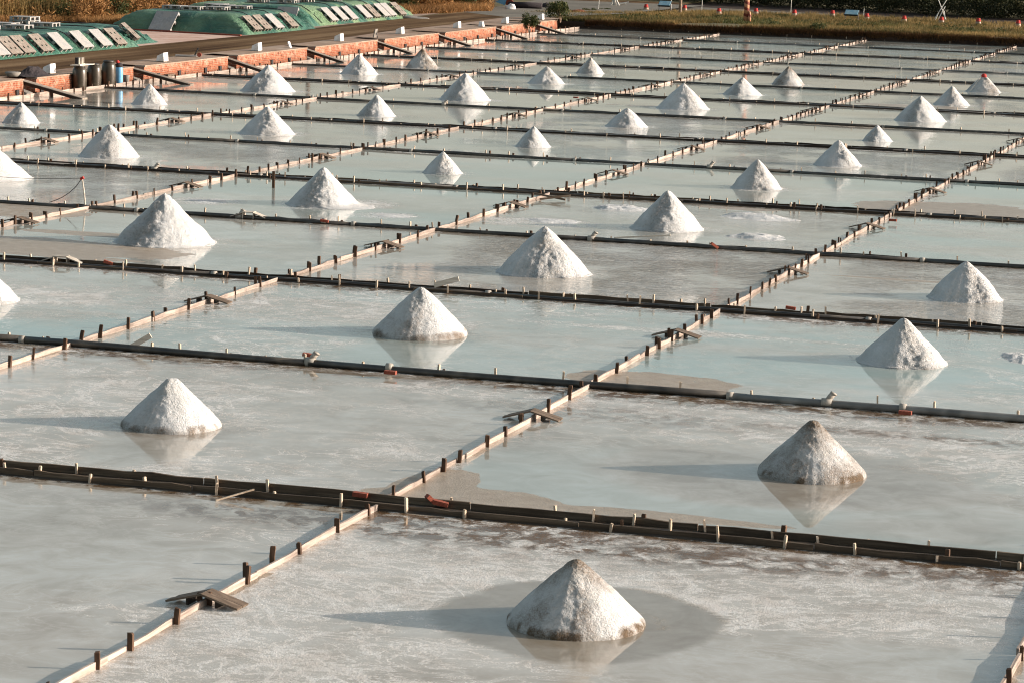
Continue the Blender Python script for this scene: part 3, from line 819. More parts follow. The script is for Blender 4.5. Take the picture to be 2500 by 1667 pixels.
# pale little bridges over two of the rows
def bridge(px, py, label, rz):
    g = spo(px, py)
    t = thing('plank_bridge', label, 'footbridge', (g[0], g[1], 0), rz, 'pale bridges over the rows')
    for sg in (-1, 1):
        m = MB(); a = math.atan2(.14, .62); m.box((sg * .55, 0, .13), (.64, .30, .025), 0, sg * a); part('board', m, M['board_pale'], t)
        m = MB(); m.box((sg * .26, .0, .10), (.03, .26, .18)); part('leg', m, M['board_pale'], t)
    m = MB(); m.box((0, 0, .205), (.54, .30, .025)); part('deck', m, M['board_pale'], t)
    t.scale = (.50, .75, .78)
bridge(142, 607, 'pale board bridge over the row at the left edge, below the tallest cone', .12)
bridge(572, 503, 'pale board bridge over the row, right of the tallest cone', .05)

# loose boards, sticks
def loose(px, py, L, wd, mat, rz, tilt, label, name='loose_board', z=.12, cat='board'):
    g = spo(px, py)
    o = link(name, MB().box((0, 0, 0), (L, .022, wd), 0, tilt).mesh(name, M[mat]), None, (g[0], g[1], z), rz)
    return tag(o, label, cat)
loose(1025, 668, .50, .10, 'board_pale', .15, -.30, 'short pale board leaning on the double-plank row behind the rounded central cone', z=.17)
loose(322, 808, .42, .09, 'board_pale', .1, -.55, 'short pale board leaning on the black pipe left of centre', z=.17)
loose(1475, 556, 1.3, .035, 'board_pale', .05, -.10, 'long thin reddish stick leaning on the pipe row left of the white cone', 'stick', .12, 'stick')
loose(1262, 460, .95, .05, 'board', -.25, .10, 'dark stick crossing another one beside the third divider junction, falling to the right', 'stick', .09, 'stick')
loose(1275, 463, .80, .05, 'board', .35, -.14, 'dark stick crossing another one beside the third divider junction, rising to the right', 'stick', .10, 'stick')
loose(540, 1148, .50, .02, 'stake_pale', .6, -.25, 'thin pale twig in the brine in front of the nearest row', 'stick', .07, 'stick')

# red bricks lying on the rows
bricks = [(707, 828, 'beside the upright pipe elbow on the black pipe', .1), (744, 517, 'propping the pipe end right of the tallest cone', .12), (1640, 574, 'standing on the pipe row below the white central cone', .6),
          (2078, 961, 'under the pipe collar at the right, below the mirrored cone', .0), (895, 868, 'under the pipe collar below the rounded central cone', .0),
          (1815, 719, 'on the double-plank row, right of the divider junction', .1), (826, 1152, 'flat in the nearest channel left of the divider junction', .05),
          (990, 1166, 'upright in the nearest channel right of the divider junction', .75), (1010, 1172, 'lying in the nearest channel right of the upright brick', .2), (2050, 515, 'on the row beside the right divider junction', .0), (247, 614, 'wedged in the double-plank row below the bridge', .3), (1322, 230, 'flat on the distant row beside a divider junction', .0)]
BR = MB().box((0, 0, 0), (.19, .09, .055)).mesh('brick', M['brick_red'])
for px, py, wh, rr in bricks:
    g = spo(px, py)
    o = link('brick', BR, None, (g[0], g[1] + .03, .09), rr); o.rotation_euler.y = rr
    tag(o, 'red brick ' + wh, 'brick', 'red bricks on the rows')

# roped post on the left
g = spo(197, 478)
t = thing('roped_post', 'thin leaning post with red-tipped rope at the left, between two cones', 'post', (g[0], g[1], 0))
part('post', MB().tube([(0, 0, -.1), (-.05, 0, .40), (-.10, 0, .70)], [.022, .02, .017], 8), M['board_pale'], t)
part('rope_knot', MB().tube([(-.14, 0, .68), (-.06, 0, .72)], .035, 8), M['red'], t)
pts = [(-.10, 0, .70)] + [(-.10 - .85 * q, .0, .70 - .62 * (q ** .75) - .06 * math.sin(q * 3.1)) for q in (.2, .4, .6, .8, 1.0)]
part('rope', MB().tube(pts, .009, 6), M['net'], t)
pts = [(-.10 - 4.4 * q, 0.25 * q, .70 + .04 * q - .12 * math.sin(q * math.pi)) for q in np.linspace(0, 1, 12)]
part('rope', MB().tube(pts, .006, 5), M['net'], t)
g = spo(628, 432)
o = link('stout_post', MB().box((0, 0, .17), (.07, .05, .52), .2).mesh('stout_post', M['stake_dark']), None, (g[0], g[1], 0)); tag(o, 'stout dark post in a row left of the big splayed cone', 'post')

# ------------------------------------------------------------------ salt cones
def cone_mesh(r, h, kind, seed, nt, nr, dirty=0.0, skirt=0.0, runs=0.0):
    th = np.linspace(0, 2 * math.pi, nt, endpoint=False)
    tt = np.linspace(0, 1, nr) ** 0.9
    T, A = np.meshgrid(tt, th, indexing='ij')
    cx, cy = np.cos(A), np.sin(A)
    if kind == 'old':            # slumped: rounded tip, bulging flanks, undercut foot
        z = 1 - (T ** 1.10) * .94
        z = np.where(T > .955, (1 - (.955 ** 1.10) * .94) * np.clip(1 - (T - .955) / .045, 0, 1) ** .5, z)
        tip = .05
    else:
        z = 1 - T ** (1.0)
        z = z + .055 * np.sin(T * math.pi) * (1 if kind == 'full' else -.5 if kind == 'flare' else .25)
        tip = .055
    if kind != 'old': z = z + .030 * np.exp(-((1 - T) / .05) ** 2) * 0 - .035 * sstep(.72, .93, T) * (1 - sstep(.93, 1.0, T))
    z = z - tip * np.exp(-(T / tip) ** 2 * 1.1) * .75
    z = z / z.max()
    out = 1 + .045 * (fbm(cx * 1.3 + seed, cy * 1.3, 0, seed, 3) - .5) * 2 * T + .02 * (fbm(cx * 6 + seed, cy * 6, 0, seed + 3, 2) - .5) * 2
    rad = r * T * out
    X, Y, Z = rad * cx, rad * cy, h * z
    n1 = fbm(X / .28, Y / .28, Z / .28, seed, 4) - .5
    n2 = fbm(X / .055, Y / .055, Z / .055, seed + 9, 3) - .5
    # crumbly face where the pile was last thrown up (faces the light / shade border)
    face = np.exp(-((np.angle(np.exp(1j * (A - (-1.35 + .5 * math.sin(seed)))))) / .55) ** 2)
    lump = .034 + .10 * face * (1 if kind != 'old' else .5)
    disp = (n1 * lump * 1.5 + n2 * (.014 + .030 * face * (1 if kind != 'old' else .3))) * sstep(0, .12, T) * (.55 + .45 * r)
    if runs: disp = disp + runs * .03 * (fbm(A * 7, T * .6, 0, seed, 2) - .5) * 2 * sstep(.35, .9, T)
    if kind == 'old': disp = disp * np.clip(1.4 - T, .4, 1)
    nz = r / math.hypot(r, h); nr_ = h / math.hypot(r, h)
    X = X + disp * nr_ * cx; Y = Y + disp * nr_ * cy; Z = np.maximum(Z + disp * nz, -.02)
    Z = np.where(T >= 1, -.03, Z)
    if skirt:
        sk = np.exp(-((np.angle(np.exp(1j * (A - skirt)))) / .7) ** 2) * sstep(.86, 1, T)
        X = X + .45 * sk * cx; Y = Y + .45 * sk * cy; Z = Z * (1 - .5 * sk) 
    low = sstep(.70, .98, T)
    d = dirty * (sstep(.30, .75, fbm(X / .5, Y / .5, Z / .5, seed + 30, 3)) * .75 + .55 * (1 - sstep(.05, .35, T)) * (1 if dirty > .5 else .3)) 
    if dirty > .64: d = np.maximum(d, .62 * (1 - sstep(.12, .50, T + .25 * (fbm(X / .3, Y / .3, Z / .3, seed, 3) - .5))))
    if kind == 'old':
        d = np.maximum(d, (.45 + .6 * dirty) * sstep(.86, .99, T) * sstep(.30, .62, fbm(cx * 4 + seed, cy * 4, Z * 4, seed, 4)))
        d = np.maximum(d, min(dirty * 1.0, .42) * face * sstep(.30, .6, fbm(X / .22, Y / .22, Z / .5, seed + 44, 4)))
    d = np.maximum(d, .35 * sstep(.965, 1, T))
    V = np.stack([X, Y, Z], -1).reshape(-1, 3)
    i = np.arange(nr - 1)[:, None] * nt; k = np.arange(nt)[None]; k2 = (k + 1) % nt
    F = np.stack([i + k, i + nt + k, i + nt + k2, i + k2], -1).reshape(-1, 4)
    me = bpy.data.meshes.new('salt_cone')
    me.vertices.add(len(V)); me.vertices.foreach_set('co', V.astype(np.float32).ravel())
    me.loops.add(F.size); me.loops.foreach_set('vertex_index', F.astype(np.int32).ravel())
    me.polygons.add(len(F)); me.polygons.foreach_set('loop_start', (np.arange(len(F)) * 4).astype(np.int32))
    me.materials.append(M['salt']); me.update(calc_edges=True); me.validate()
    me.polygons.foreach_set('use_smooth', [True] * len(me.polygons))
    at = me.attributes.new('dirt', 'FLOAT', 'POINT'); at.data.foreach_set('value', d.astype(np.float32).ravel())
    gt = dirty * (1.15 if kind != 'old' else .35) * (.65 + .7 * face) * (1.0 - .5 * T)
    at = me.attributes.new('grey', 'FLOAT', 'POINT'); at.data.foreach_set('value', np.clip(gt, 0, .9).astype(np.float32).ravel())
    at = me.attributes.new('crumb', 'FLOAT', 'POINT'); at.data.foreach_set('value', np.clip(face * (1 if kind != 'old' else .35) * (.4 + fbm(X / .4, Y / .4, Z / .4, seed + 50, 3)) + .12, 0, 1).astype(np.float32).ravel())
    return me

dists = []
for i, (ax, ay, lx, rx, by, kind, dirty, lab, kw) in enumerate(CONES):
    c, r, h = LAY[i][:2], LAY[i][2], LAY[i][3]
    big = c[1] < 70
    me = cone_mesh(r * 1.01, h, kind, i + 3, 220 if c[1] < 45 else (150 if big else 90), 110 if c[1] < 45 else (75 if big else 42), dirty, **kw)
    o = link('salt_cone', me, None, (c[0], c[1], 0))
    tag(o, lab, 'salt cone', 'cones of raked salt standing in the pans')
    if 'red cap' in lab:
        cap = MB(); 
        cap.lathe([(.115, -.10), (.125, -.02), (.10, .05), (.05, .085), (.005, .09)], 14)
        cp = link('cap', cap.mesh('cap', M['red'], True), None, (c[0], c[1], h - .03)); tag(cp, 'red cap set on the tip of the greyish cone at the far right', 'cap')
        pts = []
        for q in np.linspace(0, 1, 8):
            pts.append((c[0] + (-.10 - (r * .50) * q) , c[1] - .10 - r * .80 * q, (h - .08) * (1 - q) + .02))
        st = link('string', MB().tube(pts, .012, 5).mesh('string', M['board_pale']), None); tag(st, 'pale string hanging from the red cap down the greyish cone', 'string')
# two cones cut by the left edge
for (x, y, r, h, lab) in [(*spo(-30, 408)[:2], 1.20, .92, 'large cone cut by the left edge, beside the roped post'), (*spo(-62, 688)[:2], .88, .80, 'white cone cut by the left edge with loose salt spread around it')]:
    o = link('salt_cone', cone_mesh(r, h, 'plain', int(x * -7), 130, 65, .06), None, (x, y, 0)); tag(o, lab, 'salt cone', 'cones of raked salt standing in the pans')
# low spreads of salt
def spread(px, py, rx, ry, h, lab, seed):
    g = spo(px, py)
    u = np.linspace(-1, 1, 60); X, Y = np.meshgrid(u, u)
    d = np.sqrt(X ** 2 + Y ** 2) + .30 * (fbm(X * 2.2 + seed, Y * 2.2, 0, seed) - .5) * 2
    Z = h * (1 - sstep(.15, .95, d)) * (.6 + .8 * fbm(X * 6, Y * 6, 0, seed)) - .012
    me = grid_mesh('salt_spread', X * rx, Y * ry, Z, M['salt'], dict(dirt=np.zeros_like(X), grey=np.zeros_like(X), crumb=np.full_like(X, .2)))
    o = link('salt_spread', me, None, (g[0], g[1], 0), random.uniform(-.2, .2)); tag(o, lab, 'salt heap', 'flat spreads of loose salt')
spread(1435, 480, .95, .75, .09, 'flat heap of salt against the left foot of the cone with salt spreads', 3)
spread(1265, 508, .95, .70, .06, 'flat heap of salt just above the tip of the tall central cone', 5)
spread(1738, 500, 1.25, .95, .09, 'flat heap of salt right of the white cone, upper of the two', 7)
spread(1740, 546, .90, .60, .08, 'flat heap of salt right of the white cone, lower of the two', 9)
spread(905, 496, .80, .55, .035, 'thin spread of salt right of the splayed cone', 11)
spread(475, 462, .80, .60, .03, 'thin spread of salt above right of the tallest cone', 13)
spread(2350, 822, .55, .9, .06, 'crumbly patch of salt at the right edge', 15)

# ================================================================== LEFT TERRACE
WX = -47.25        # wall face
ramps = [(94.4, 'left edge, in front of the barrels'), (105.2, ''), (113.9, ''), (122.7, ''), (132.6, ''), (141.4, ''), (151.3, ''), (159.5, '')]
# notch y positions taken from the ramp heads
notch = [94.1, 103.6, 113.2, 122.5, 132.0, 141.4, 151.3, 158.9]
YW0, YW1 = 60.0, 163.2
t = thing('brick_wall', 'long low red brick retaining wall with slots, along the left side of the pans', 'wall', (WX, YW0, 0))
edges = [YW0]
for n_ in notch: edges += [n_ - .22, n_ + .50]
edges.append(YW1)
D = 1.6
for i in range(0, len(edges), 2):
    a, b = edges[i], edges[i + 1]
    # a run of wall: battered face, far-side cheek slopes back at the top
    a_top = a + (.35 if i > 0 else 0)
    n = max(2, int((b - a) / .5))
    def prism(mb, x0b, x0t, x1, ya, yat, yb, z0, z1):
        V = [(x0b, ya, z0), (x0b, yb, z0), (x0t, yb, z1), (x0t, yat, z1), (x1, ya, z0), (x1, yb, z0), (x1, yb, z1), (x1, yat, z1)]
        mb.add(V, [(0, 1, 2, 3), (5, 4, 7, 6), (1, 5, 6, 2), (4, 0, 3, 7), (3, 2, 6, 7), (0, 4, 5, 1)])
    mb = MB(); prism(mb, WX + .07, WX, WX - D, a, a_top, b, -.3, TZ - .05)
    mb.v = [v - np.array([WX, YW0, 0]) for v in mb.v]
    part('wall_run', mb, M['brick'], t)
    mb = MB(); prism(mb, WX + .03, WX + .03, WX - .42, a_top - .02, a_top + .02, b + .03, TZ - .048, TZ + .005)
    mb.v = [v - np.array([WX, YW0, 0]) for v in mb.v]
    part('coping', mb, M['prom'], t)
# drain holes: thin black plates at the foot that paint the shade inside
hole = MB().box((0, 0, 0), (.03, .22, .22)).mesh('drain_hole_shade', M['black'])
yy = YW0 + 2
while yy < YW1 - 1:
    if min(abs(yy - n_ - .2) for n_ in notch) > .9: link('drain_hole_shade', hole, t, (.072, yy - YW0, .16))
    yy += random.uniform(1.3, 3.2)
# body of the terrace behind the wall, and slot floors
struct('terrace', MB().box((WX - D - 60.0, 150, TZ / 2 - .52), (120, 260, TZ + 1.0)).mesh('terrace', M['grassground']))
b = MB()
for n_ in notch:
    V = [(WX + .02, n_ - .22, -.2), (WX + .02, n_ + .50, -.2), (WX + .02, n_ + .50, .10), (WX + .02, n_ - .22, .10), (WX - D, n_ - .22, -.2), (WX - D, n_ + .50, -.2), (WX - D, n_ + .50, TZ - .04), (WX - D, n_ - .22, TZ - .04)]
    b.add(V, [(3, 2, 6, 7), (0, 3, 7, 4), (1, 5, 6, 2), (0, 1, 2, 3)])
struct('slot_floor', b.mesh('slot_floor', M['concrete']))
# paving strips between slots
def strip(name, poly, z, mat):
    V = [(x, y, z) for x, y in poly]
    return struct(name, MB().add(V, [tuple(range(len(V)))]).mesh(name, mat))
roadL = [(60, -52.5), (95, -52.8), (103, -53.0), (118, -53.3), (137, -53.4), (146, -53.9), (157, -54.4), (168, -55.0), (185, -56), (215, -58)]
roadR = [(60, -47.9), (95, -48.35), (105, -48.75), (118, -48.65), (129, -48.75), (140, -49.6), (152, -49.7), (163, -50.4), (176, -50.0), (190, -49.0), (215, -46)]
poly = [(x, y) for y, x in roadR] + [(x, y) for y, x in reversed(roadL)]
b = MB(); ys = np.linspace(60, 200, 71)
xl = np.interp(ys, [q[0] for q in roadL], [q[1] for q in roadL]); xr = np.interp(ys, [q[0] for q in roadR], [q[1] for q in roadR])
X = np.stack([xl + (xr - xl) * k / 6 for k in range(7)], 1); Y = np.repeat(ys[:, None], 7, 1)
struct('road', grid_mesh('road', X, Y, np.full_like(X, TZ) + .022, M['road']))
X = np.stack([xr - .05 + (WX - .42 - xr + .05) * k / 3 for k in range(4)], 1); Y = np.repeat(ys[:, None], 4, 1)
k = ys <= YW1 + 3
b = MB()
seg = [YW0] + [v for n_ in notch for v in (n_ - .23, n_ + .86)] + [YW1 + 2.5]
struct('pavement', grid_mesh('pavement', X[k][:, :2] * 1.0, Y[k][:, :2], np.full_like(X[k][:, :2], TZ) + .026, M['prom']))
for i in range(0, len(seg), 2):
    a_, b_ = seg[i], seg[i + 1]
    yy2 = np.linspace(a_, b_, 8)
    xa = np.interp(yy2, ys, X[:, 1])
    Xg = np.stack([xa + (WX - .40 - xa) * q / 2 for q in range(3)], 1); Yg = np.repeat(yy2[:, None], 3, 1)
    zg = np.full_like(Xg, TZ + .004)
    zg[:, 0] = TZ + .026; zg[:, 1] = TZ + .015
    me = grid_mesh('pavement', Xg, Yg, zg, M['prom'])
    struct('pavement', me)
strip('courtyard', [(-61.5, 115.5), (-53.35, 115.5), (-53.45, 129.6), (-61.5, 131.0)], TZ + .008, M['court'])
struct('courtyard_kerb', MB().box((-57.5, 130.15, TZ + .03), (8.2, .12, .10), -.17).mesh('courtyard_kerb', M['brick_red']))
strip('gravel_verge', [(-61.5, 131.2), (-53.45, 129.7), (-54.1, 146), (-55.2, 165), (-60, 165)], TZ + .010, M['prom'])
strip('gravel_verge', [(-60, 84), (-52.95, 84), (-53.4, 115.4), (-60, 115.4)], TZ + .006, M['prom'])
# paved apron where the road meets the rear path
strip('path', [(-50.2, 163.2), (-48.0, 168.0), (-46.5, 176), (-46, 196), (-58, 196), (-56, 180), (-55.0, 168.6)], TZ + .030, M['path'])

# wooden ramps from the slots down into the pans
def ramp(y, label, L=2.9, dyy=.0):
    t = thing('plank_ramp', label, 'ramp', (WX - .35, y, 0), dyy, 'plank ramps from the brick wall')
    hz = .60; a = math.atan2(hz - .02, L)
    for k in range(2):
        m = MB(); m.box((L / 2 * math.cos(a), -.11 + k * .205, .62 - (hz) / 2 - .02), (L, .195, .035), 0, a); part('plank', m, M['ramp'], t)
    m = MB(); m.box((L / 2 * math.cos(a) - .02, -.23, .62 - hz / 2 - .065), (L * .97, .03, .10), 0, a); part('side_beam', m, M['plank_dark'], t)
    m = MB(); m.box((L * .52, -.15, .08), (.08, .08, .42)); part('prop', m, M['stake_dark'], t)
rl = ['between the left edge and the barrels', 'just right of the blue barrel', 'behind the large upper left cone', 'behind the clean cone', 'ending near the dirty cone', 'by the white wedge', 'left of the round bush', 'right of the round bush']
for n_, l in zip(notch, rl):
    ramp(n_ + .12, 'plank ramp from a slot in the brick wall, ' + l, 2.75 if n_ < 110 else 2.2, random.uniform(-.03, .06))

# white blocks on the wall
bl = [((-47.9, 97.3), 'behind the black netting, by the barrels'), ((-47.75, 107.3), 'alone right of the blue barrel'), ((-47.85, 117.7), 'left of the leaning white slab'), ((-48.1, 128.7), 'right of the leaning white slab'), ((-48.3, 138.1), 'left of the close pair on the wall'),
      ((-48.2, 147.1), 'left of the pierced white wedge'), ((-48.0, 155.2), 'right of the pierced white wedge'), ((-47.9, 162.0), 'last before the end bush')]
wb = thing('white_block', 'x', 'block', (0, 0, 0))
m = MB(); x, y, z = .17, .25, .34
V = [(-x, -y, 0), (x, -y, 0), (x, y, 0), (-x, y, 0), (-x * .75, -y, z * .62), (x * .85, -y, z), (x * .85, y, z), (-x * .75, y, z * .62)]
m.add(V, [(0, 3, 2, 1), (4, 5, 6, 7), (0, 1, 5, 4), (1, 2, 6, 5), (2, 3, 7, 6), (3, 0, 4, 7)])
part('body', m, M['white_paint'], wb); part('base', MB().box((0, 0, -.015), (.30, .46, .05)), M['concrete'], wb)
for i, ((x, y), l) in enumerate(bl):
    lab = 'white wedge-topped block on the brick wall, ' + l
    if i == 0: wb.location = (x, y, TZ + .04); wb['label'] = lab; wb['group'] = 'white blocks along the wall'; wb.rotation_euler.z = .05
    else: dup(wb, (x, y, TZ + .04), .05, lab, 'white blocks along the wall')
o = link('leaning_slab', MB().box((0, 0, .13), (.05, .22, .32), 0, -.35).mesh('leaning_slab', M['white_paint']), None, (-47.75, 121.4, TZ)); tag(o, 'narrow white slab leaning beside a wall slot', 'slab')
m = MB(); m.box((0, 0, .14), (.26, .34, .26), 0, 0, .7); o = link('white_wedge', m.mesh('white_wedge', M['white_paint']), None, (-47.8, 150.2, TZ + .01)); tag(o, 'small pierced white wedge on the wall above a ramp', 'block')
t = thing('tilted_panel', 'dark tilted panel with prop standing on the wall beside a slot', 'panel', (-47.9, 133.3, TZ + .02))
part('panel', MB().box((0, 0, .22), (.05, .35, .42), 0, .2), M['concrete'], t); part('prop', MB().tube([(.12, 0, 0), (.0, 0, .35)], .02, 6), M['black'], t)
m = MB(); m.box((0, 0, .12), (.14, .18, .3), 0, 0, .4); o = link('white_wedge', m.mesh('white_wedge', M['white_paint']), None, (-47.9, 90.75, TZ + .01)); tag(o, 'white pointed stone at the left edge on the wall', 'block')
# little cart / tray on the promenade
t = thing('hand_sled', 'small grey tray with upright handle on the pavement, right of a white block', 'sled', (-48.3, 111.0, TZ + .03), 0.3)
part('tray', MB().box((0, 0, .04), (.9, .35, .05)), M['pallet'], t); part('handle', MB().tube([(.35, 0, .05), (.50, 0, .38)], .03, 6), M['black'], t); part('wheel', MB().tube([(.55, -.08, .09), (.55, .08, .09)], .09, 12), M['brick_red'], t)

# barrels
def barrel(x, y, lab, r=.31, h=.93, mat='barrel', lid=True):
    t = thing('barrel', lab, 'barrel', (x, y, 0), group='barrels at the foot of the wall')
    r *= 1.10
    pf = [(r * .80, -.10), (r * .86, .0), (r * .97, h * .10), (r * 1.0, h * .25), (r * 1.03, h * .45), (r * 1.0, h * .65), (r * .97, h * .80), (r * .88, h * .89), (r * .74, h * .93), (r * .72, h * .96)]
    part('body', MB().lathe(pf, 28), M[mat], t, True)
    if lid:
        part('rim', MB().lathe([(r * .74, h * .93), (r * .80, h * .94), (r * .80, h * .985), (r * .74, h)], 28), M['barrel_lid'], t, True)
        part('lid', MB().lathe([(r * .73, h * .97), (r * .70, h * 1.01), (.01, h * 1.015)], 28), M['barrel_lid'], t, True)
    return t
barrel(-46.98, 98.0, 'dark brown barrel with a board laid across its top, leftmost of three', .245, .92)
barrel(-46.98, 99.27, 'dark brown barrel in the middle of the three', .245, .94)
barrel(-46.98, 100.55, 'dark brown barrel beside the blue one, tallest of three', .245, 1.0)
tb = barrel(-46.98, 101.5, 'slim light blue barrel with dark cloth over its top, right of the brown ones', .135, .78, 'blue', False)
tb['group'] = ''
del tb['group']
o = link('cloth_bundle', MB().lathe([(.11, -.10), (.14, .0), (.13, .08), (.08, .12), (.01, .14)], 12).mesh('cloth_bundle', M['net'], True), None, (-46.98, 101.5, .75)); tag(o, 'dark cloth bundled over the top of the blue barrel', 'cloth')
o = link('red_rag', MB().lathe([(.06, 0), (.09, .04), (.05, .10), (.01, .12)], 8).mesh('red_rag', M['red'], True), None, (-47.02, 101.45, .865)); tag(o, 'small red rag on top of the blue barrel', 'rag')
o = link('bucket', MB().lathe([(.10, 0), (.13, .36), (.13, .38), (.11, .38)], 16).mesh('bucket', M['concrete'], True), None, (-46.95, 102.1, 0.0)); tag(o, 'small grey bucket standing right of the blue barrel', 'bucket')
o = link('board_on_barrel', MB().box((0, 0, 0), (.40, 1.25, .03)).mesh('board_on_barrel', M['board_pale']), None, (-46.98, 98.25, .955)); tag(o, 'pale board lying across the leftmost brown barrel', 'board')
t = thing('slatted_crate', 'small dark slatted crate standing on the board over the barrels', 'crate', (-47.0, 98.1, .975))
part('body', MB().box((-.06, 0, .13), (.12, .42, .25)), M['net'], t)
for k in range(4): part('slat', MB().box((.03, -.18 + .12 * k, .13), (.06, .035, .25)), M['board_pale'], t)
part('crate_floor', MB().box((-.02, 0, .005), (.22, .44, .02)), M['board_pale'], t)
# netting heap
u = np.linspace(-1, 1, 40); X, Y = np.meshgrid(u, u)
dd = np.sqrt(X ** 2 + Y ** 2) + .4 * (fbm(X * 2, Y * 2, 0, 31) - .5)
Z = .33 * (1 - sstep(.1, 1, dd)) * (.4 + 1.2 * fbm(X * 3, Y * 3, 0, 33))
o = link('net_heap', grid_mesh('net_heap', X * .55, Y * 1.0, Z, M['net'], smooth=False), None, (-47.85, 95.9, TZ + .01)); tag(o, 'heap of black netting on the wall in front of a white block', 'net heap')
o = link('shadow_basket', MB().lathe([(.18, 0), (.30, .14), (.27, .17), (.01, .12)], 14).mesh('basket', M['concrete'], True), None, (-48.1, 94.75, TZ + .01)); o.name = 'basket'; tag(o, 'shallow grey basket beside the netting heap', 'basket')
# timber stack and salt at foot of wall
o = link('timber_pile', MB().box((0, 0, .05), (.25, 1.1, .12)).box((.02, .1, .15), (.18, .8, .08), .05).mesh('timber_pile', M['board']), None, (-47.0, 106.2, .02)); tag(o, 'short pile of dark timber at the foot of the brick wall', 'timber pile')

# ------------------------------------------------------------------ tarpaulin-covered salt mounds
def mound(name, x0, x1, y0, y1, h, lab, slope=.95, fade=0.0, seed=1, yend=.9, yfront=None):
    """plateau with rounded shoulders; x1 is the foot on the road side"""
    yf = yfront or yend
    nx, ny = 90, int((y1 - y0) * 9)
    X, Y = np.meshgrid(np.linspace(x0, x1, nx), np.linspace(y0, y1, ny))
    wv = .12 * (fbm(X * .5, Y * .5, 0, seed) - .5)
    d = np.minimum.reduce([(x1 - X) * slope, (X - x0) * slope, (Y - y0) * yf, (y1 - Y) * yend])
    k = 7.0
    sm = -np.log(np.exp(-k * (x1 - X) * slope) + np.exp(-k * (X - x0) * slope) + np.exp(-k * (Y - y0) * yf) + np.exp(-k * (y1 - Y) * yend) + np.exp(-k * h)) / k
    Z = np.clip(sm, 0, None) + wv * sstep(0, .5, d)
    # folds of cloth gathered at the corners and hanging down the sides
    fold = (np.abs(((Y * 1.9 + X * .7 + 2 * fbm(X * .4, Y * .4, 0, seed + 2)) % 1) - .5) * 2) ** 3
    Z = Z + .11 * fold * sstep(.02, .3, d) * (1 - sstep(h * .6, h, d))
    fd = np.clip(fade * sstep(.45, .6, fbm(X * .4, Y * .8, 0, seed + 7)), 0, 1)
    Z = Z + .05 * (fbm(X * 1.6, Y * .7, 0, seed + 12, 3) - .5) * sstep(.05, .4, d)
    Z = np.where(d <= 0, -.02, Z)
    me = grid_mesh(name, X, Y, Z, M['tarp'], dict(fade=fd))
    o = link(name, me, None, (0, 0, TZ + .015)); tag(o, lab, 'covered mound', 'salt mounds under green tarpaulins')
    def hz(x, y):
        s = -math.log(math.exp(-k * (x1 - x) * slope) + math.exp(-k * (x - x0) * slope) + math.exp(-k * (y - y0) * yf) + math.exp(-k * (y1 - y) * yend) + math.exp(-k * h)) / k
        return max(s, 0) + TZ + .03
    for sy in np.arange(y0 + 2.2, y1 - 1, 2.9):
        sy2 = sy + random.uniform(-.5, .5); sk = random.uniform(-.35, .1)
        pts = [(xx, sy2 + sk * (x1 - xx) * .3, hz(xx, min(max(sy2 + sk * (x1 - xx) * .3, y0 + .2), y1 - .2)) - TZ + .03) for xx in np.linspace(x1 - .1, x1 - 4.5, 12)]
        part('rope', MB().tube(pts, .022, 5), M['net'], o)
    return hz
hA = mound('covered_mound', -60.6, -53.05, 86, 117.0, .86, 'green tarpaulin mound cut by the left edge, with a row of pallets on its slope', .86, .15, 3)
hA2 = mound('covered_mound', -61.0, -54.0, 117.4, 121.2, .80, 'small dark green covered mound just behind the left one', .8, .3, 5, .55, .9)
hB = mound('covered_mound', -61.2, -53.55, 130.6, 140.2, .98, 'green mound behind the pink court, its dark side facing the camera', .85, .35, 8, .72, 1.5)
hC = mound('covered_mound', -63.0, -54.5, 141.8, 159.0, 1.02, 'farthest and longest green mound, with sheets of pallets down its lit side', .85, .8, 11, .75, 1.5)

def pallet_mb(solid=True):
    """1.05 x .95 x .14 plastic pallet: deck, three runners with fork openings"""
    L, W, Hh = 1.0, .98, .17
    deck = MB()
    if solid: deck.box((0, 0, Hh - .015), (L, W, .03))
    else:
        for k in range(3): deck.box((0, -W / 2 + .12 + k * (W - .24) / 2, Hh - .015), (L, .24, .03))
        for k in range(3): deck.box((-L / 2 + .13 + k * (L - .26) / 2, 0, Hh - .018), (.26, W, .030))
    return deck, L, W, Hh
def make_pallet(solid, mat, label):
    t = thing('pallet', label, 'pallet', (0, 0, 0), group='plastic pallets weighing down the tarpaulins')
    deck, L, W, Hh = pallet_mb(solid)
    part('deck', deck, M[mat], t)
    for k in range(3):
        m = MB()
        for q in range(3): m.box((-L / 2 + .07 + q * (L - .14) / 2, -W / 2 + .06 + k * (W - .12) / 2, Hh / 2 - .006), (.13, .11, Hh - .05))
        m.box((0, -W / 2 + .06 + k * (W - .12) / 2, .008), (L, .10, .02))
        part('runner', m, M[mat], t)
    return t
pA = make_pallet(True, 'pallet', 'x'); pB = make_pallet(False, 'pallet_old', 'x')
used = {}
def put_pallet(kind, x, y, z, rz, tilt, lab, tax='Y', sc_=1.0):
    src = pA if kind == 0 else pB
    if not used.get(kind): used[kind] = True; o = src; o.location = (x, y, z); o['label'] = lab
    else: o = dup(src, (x, y, z), 0, lab)
    o.rotation_euler = (tilt if tax == 'X' else 0, tilt if tax == 'Y' else 0, rz)
    if sc_ != 1.0: o.scale = (sc_, sc_, sc_)
SL = 0.72
